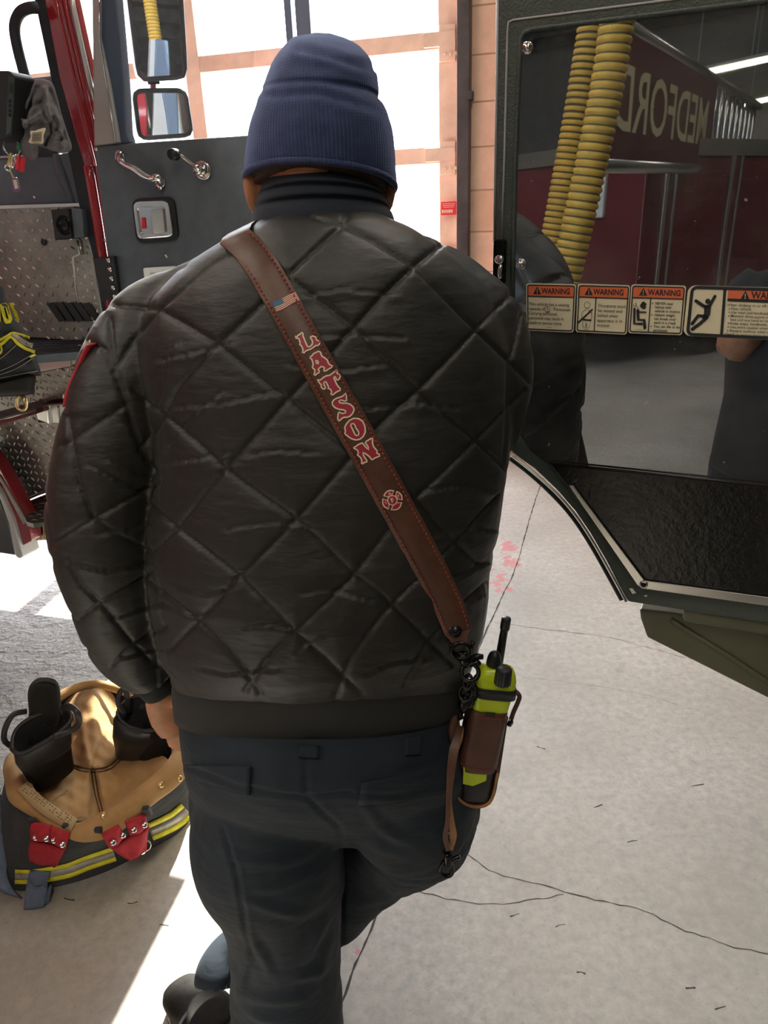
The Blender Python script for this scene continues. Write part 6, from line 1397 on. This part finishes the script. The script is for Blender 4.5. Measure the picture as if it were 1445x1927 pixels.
# low strip lamps further back in the bay, the bright streaks in the steel
for (p0, p1, z, lb) in (((1280, 147), (1450, 111), 4.3, 'long glowing strip lamp, highest of the bright streaks mirrored in the steel door'), ((1398, 197), (1470, 182), 4.0, 'glowing strip lamp mirrored near the right edge of the steel door')):
    A_, B_ = mir(atZ(*p0, z)), mir(atZ(*p1, z)); d_ = B_-A_; L_ = np.linalg.norm(d_); d_ /= L_; s_ = np.cross(d_, ZD)
    r = thing('strip_lamp', (A_+B_)/2+ZD*.03, lb, 'lamp'); b = M(); b.add(*box((A_+B_)/2+ZD*.09, d_*L_*.52, s_*.10, ZD*.03))
    for t_ in (.2, .8): q_ = A_+d_*L_*t_; b.add(*box(V3(q_[0], q_[1], (z+.1+ZC-.281)/2), d_*.01, s_*.01, ZD*((ZC-.281-z-.1)/2)))
    b.build('housing', WHITEP, r, False); obj('tube_lamp', *tube([A_, B_], .045, 10, 1), TUBE, r)
# ------------------------------------------------------------------ the photographer, seen only in the steel
PH = thing('person', (-.08, -.27, 0), 'person with bare elbow and black shirt mirrored at the right edge of the steel door', 'person')
el = mir(atY(1380, 658, 2.2)); wr = V3(.012, -.06, 1.44)
bx_, by_ = -.035, -.27
hh = 1.76
def bp_(x, y, z): return V3(bx_+x, by_+y, z)
sh_r = bp_(-.19, .0, 1.42)
parts = [loft([ell(bp_(0, 0, z), V3(a, 0, 0), V3(0, b, 0), 26, .95) for z, a, b in ((.86, .17, .115), (.95, .175, .12), (1.08, .165, .12), (1.25, .185, .125), (1.38, .19, .115), (1.45, .13, .085), (1.49, .065, .06))]),
    tube([bp_(0, .0, 1.44), bp_(0, .01, 1.54), bp_(0, .02, 1.60)], [.06, .055, .055], 16, 2),
    loft([ell(bp_(0, .03+o, 1.66+dz), V3(w, 0, 0), V3(0, d, 0), 24) for dz, w, d, o in ((-.12, .035, .04, .03), (-.10, .052, .06, .02), (-.06, .064, .085, .005), (0, .076, .098, 0), (.05, .075, .098, -.005), (.09, .058, .075, -.005), (.112, .03, .04, 0))]),
    tube([bp_(0, .122, 1.665), bp_(0, .142, 1.63), bp_(0, .125, 1.62)], [.008, .013, .009], 10, 2), tube([bp_(-.025, .118, 1.585), bp_(0, .126, 1.587), bp_(.025, .118, 1.585)], .007, 8, 2),
    tube([sh_r+V3(.04, 0, 0), sh_r+(el-sh_r)*.5, el, ], [.058, .054, .050], 16, 4), tube([el, el+(wr-el)*.35, wr], [.050, .047, .030], 16, 4),
    tube([bp_(.15, 0, 1.42), bp_(.24, .08, 1.27), bp_(.29, .16, 1.20)], [.058, .050, .042], 16, 3), tube([bp_(.29, .16, 1.20), V3(.19, -.12, 1.36), V3(.085, -.025, 1.515)], [.042, .040, .027], 16, 3)]
for s in (-1, 1):
    parts += [tube([bp_(s*.09, 0, .9), bp_(s*.10, .02, .5), bp_(s*.105, -.01, .12)], [.095, .065, .042], 18, 4), tube([bp_(s*.105, -.05, .05), bp_(s*.11, .06, .045), bp_(s*.115, .16, .03)], [.04, .042, .028], 12, 3), tube([bp_(s*.083, .03, 1.675), bp_(s*.092, .02, 1.66), bp_(s*.084, .03, 1.625)], [.008, .010, .008], 10, 2)]
ph_c = V3(.0, -.018, 1.60)
for s, w_ in ((-1, wr), (1, V3(.085, -.025, 1.515))):
    DX = V3(.048, -.004, -.045) if s < 0 else V3(0, 0, 0); pc2 = V3(s*.05, -.03, 1.545)+DX; parts.append(tube([w_, pc2], [.027, .034], 12, 2, .7))
    for k in range(4):
        zz = 1.60-k*.019; parts.append(tube([V3(s*.075, -.03, zz-.012)+DX, V3(s*.062, -.044, zz)+DX, V3(s*.030, -.043, zz+.003)+DX], [.009, .0088, .0075], 10, 2))
    parts.append(tube([V3(s*.072, -.022, 1.575)+DX, V3(s*.060, -.013, 1.60)+DX, V3(s*.048, -.016, 1.612)+DX], [.011, .009, .0078], 10, 2))
v, f, _ = fuse(parts, .0075, 3); obj('body', v, f, SKIN, PH)
v, f, _ = fuse([loft([ell(bp_(0, 0, z), V3(a, 0, 0), V3(0, b, 0), 26, .95) for z, a, b in ((.84, .205, .15), (.95, .20, .145), (1.08, .19, .14), (1.25, .208, .145), (1.39, .21, .13), (1.465, .13, .095))]), tube([sh_r+V3(.06, 0, -.01), sh_r+(el-sh_r)*.3, sh_r+(el-sh_r)*.52], [.08, .073, .068], 18, 3), tube([bp_(.12, 0, 1.41), bp_(.20, .045, 1.33), bp_(.25, .09, 1.26)], [.08, .073, .068], 18, 3)], .009, 5)
obj('shirt', v, f, SHIRT, PH)
v, f, _ = fuse([loft([ell(bp_(0, 0, z), V3(a, 0, 0), V3(0, b, 0), 26) for z, a, b in ((.74, .18, .12), (.86, .195, .14), (.94, .19, .135))])]+[tube([bp_(s*.095, 0, .86), bp_(s*.105, .02, .5), bp_(s*.11, -.01, .07)], [.115, .088, .075], 18, 4) for s in (-1, 1)], .009, 5)
obj('trousers', v, f, TROUSER, PH)
for s in (-1, 1):
    v, f, _ = fuse([tube([bp_(s*.105, -.07, .05), bp_(s*.11, .05, .055), bp_(s*.116, .18, .04)], [.048, .052, .036], 14, 3), tube([bp_(s*.105, -.03, .05), bp_(s*.105, -.02, .13)], [.05, .055], 14, 2)], .009, 3); v[:, 2] = np.maximum(v[:, 2], 0); obj('shoe', v, f, RUBBER, PH)
obj('hair', *loft([ell(bp_(0, .015, 1.66+dz), V3(w, 0, 0), V3(0, d, 0), 24) for dz, w, d in ((.03, .082, .095), (.07, .080, .095), (.10, .064, .078), (.122, .034, .042))]), HAIR, PH)
pn = thing('phone', ph_c, 'dark phone held up by the person taking the photo', 'phone')
obj('case', *box(V3(-.0, -.030, H-.055), V3(.036, 0, 0), V3(0, .0045, 0), V3(0, 0, .074)), BLACKP, pn, True, .004)
# ------------------------------------------------------------------ camera and picture settings
cam = bpy.data.cameras.new('camera'); co_ = bpy.data.objects.new('camera', cam); COL.objects.link(co_)
mx = Matrix(((RT[0], UP[0], -FW[0], 0), (RT[1], UP[1], -FW[1], 0), (RT[2], UP[2], -FW[2], H), (0, 0, 0, 1))); co_.matrix_world = mx
cam.sensor_fit = 'VERTICAL'; cam.sensor_height = 24.0; cam.sensor_width = 24.0*1445/1927; cam.lens = F*24.0/1927; cam.clip_start = .02; cam.clip_end = 300
sc = bpy.context.scene; sc.camera = co_
sc.view_settings.view_transform = 'Standard'; sc.view_settings.look = 'None'; sc.view_settings.gamma = 1.0; sc.view_settings.use_curve_mapping = False; sc.view_settings.exposure = EXPO
cy = sc.cycles; cy.max_bounces = 8; cy.diffuse_bounces = 4; cy.glossy_bounces = 5; cy.transparent_max_bounces = 8; cy.caustics_reflective = False; cy.caustics_refractive = False; cy.sample_clamp_indirect = 6.0; cy.use_denoising = True
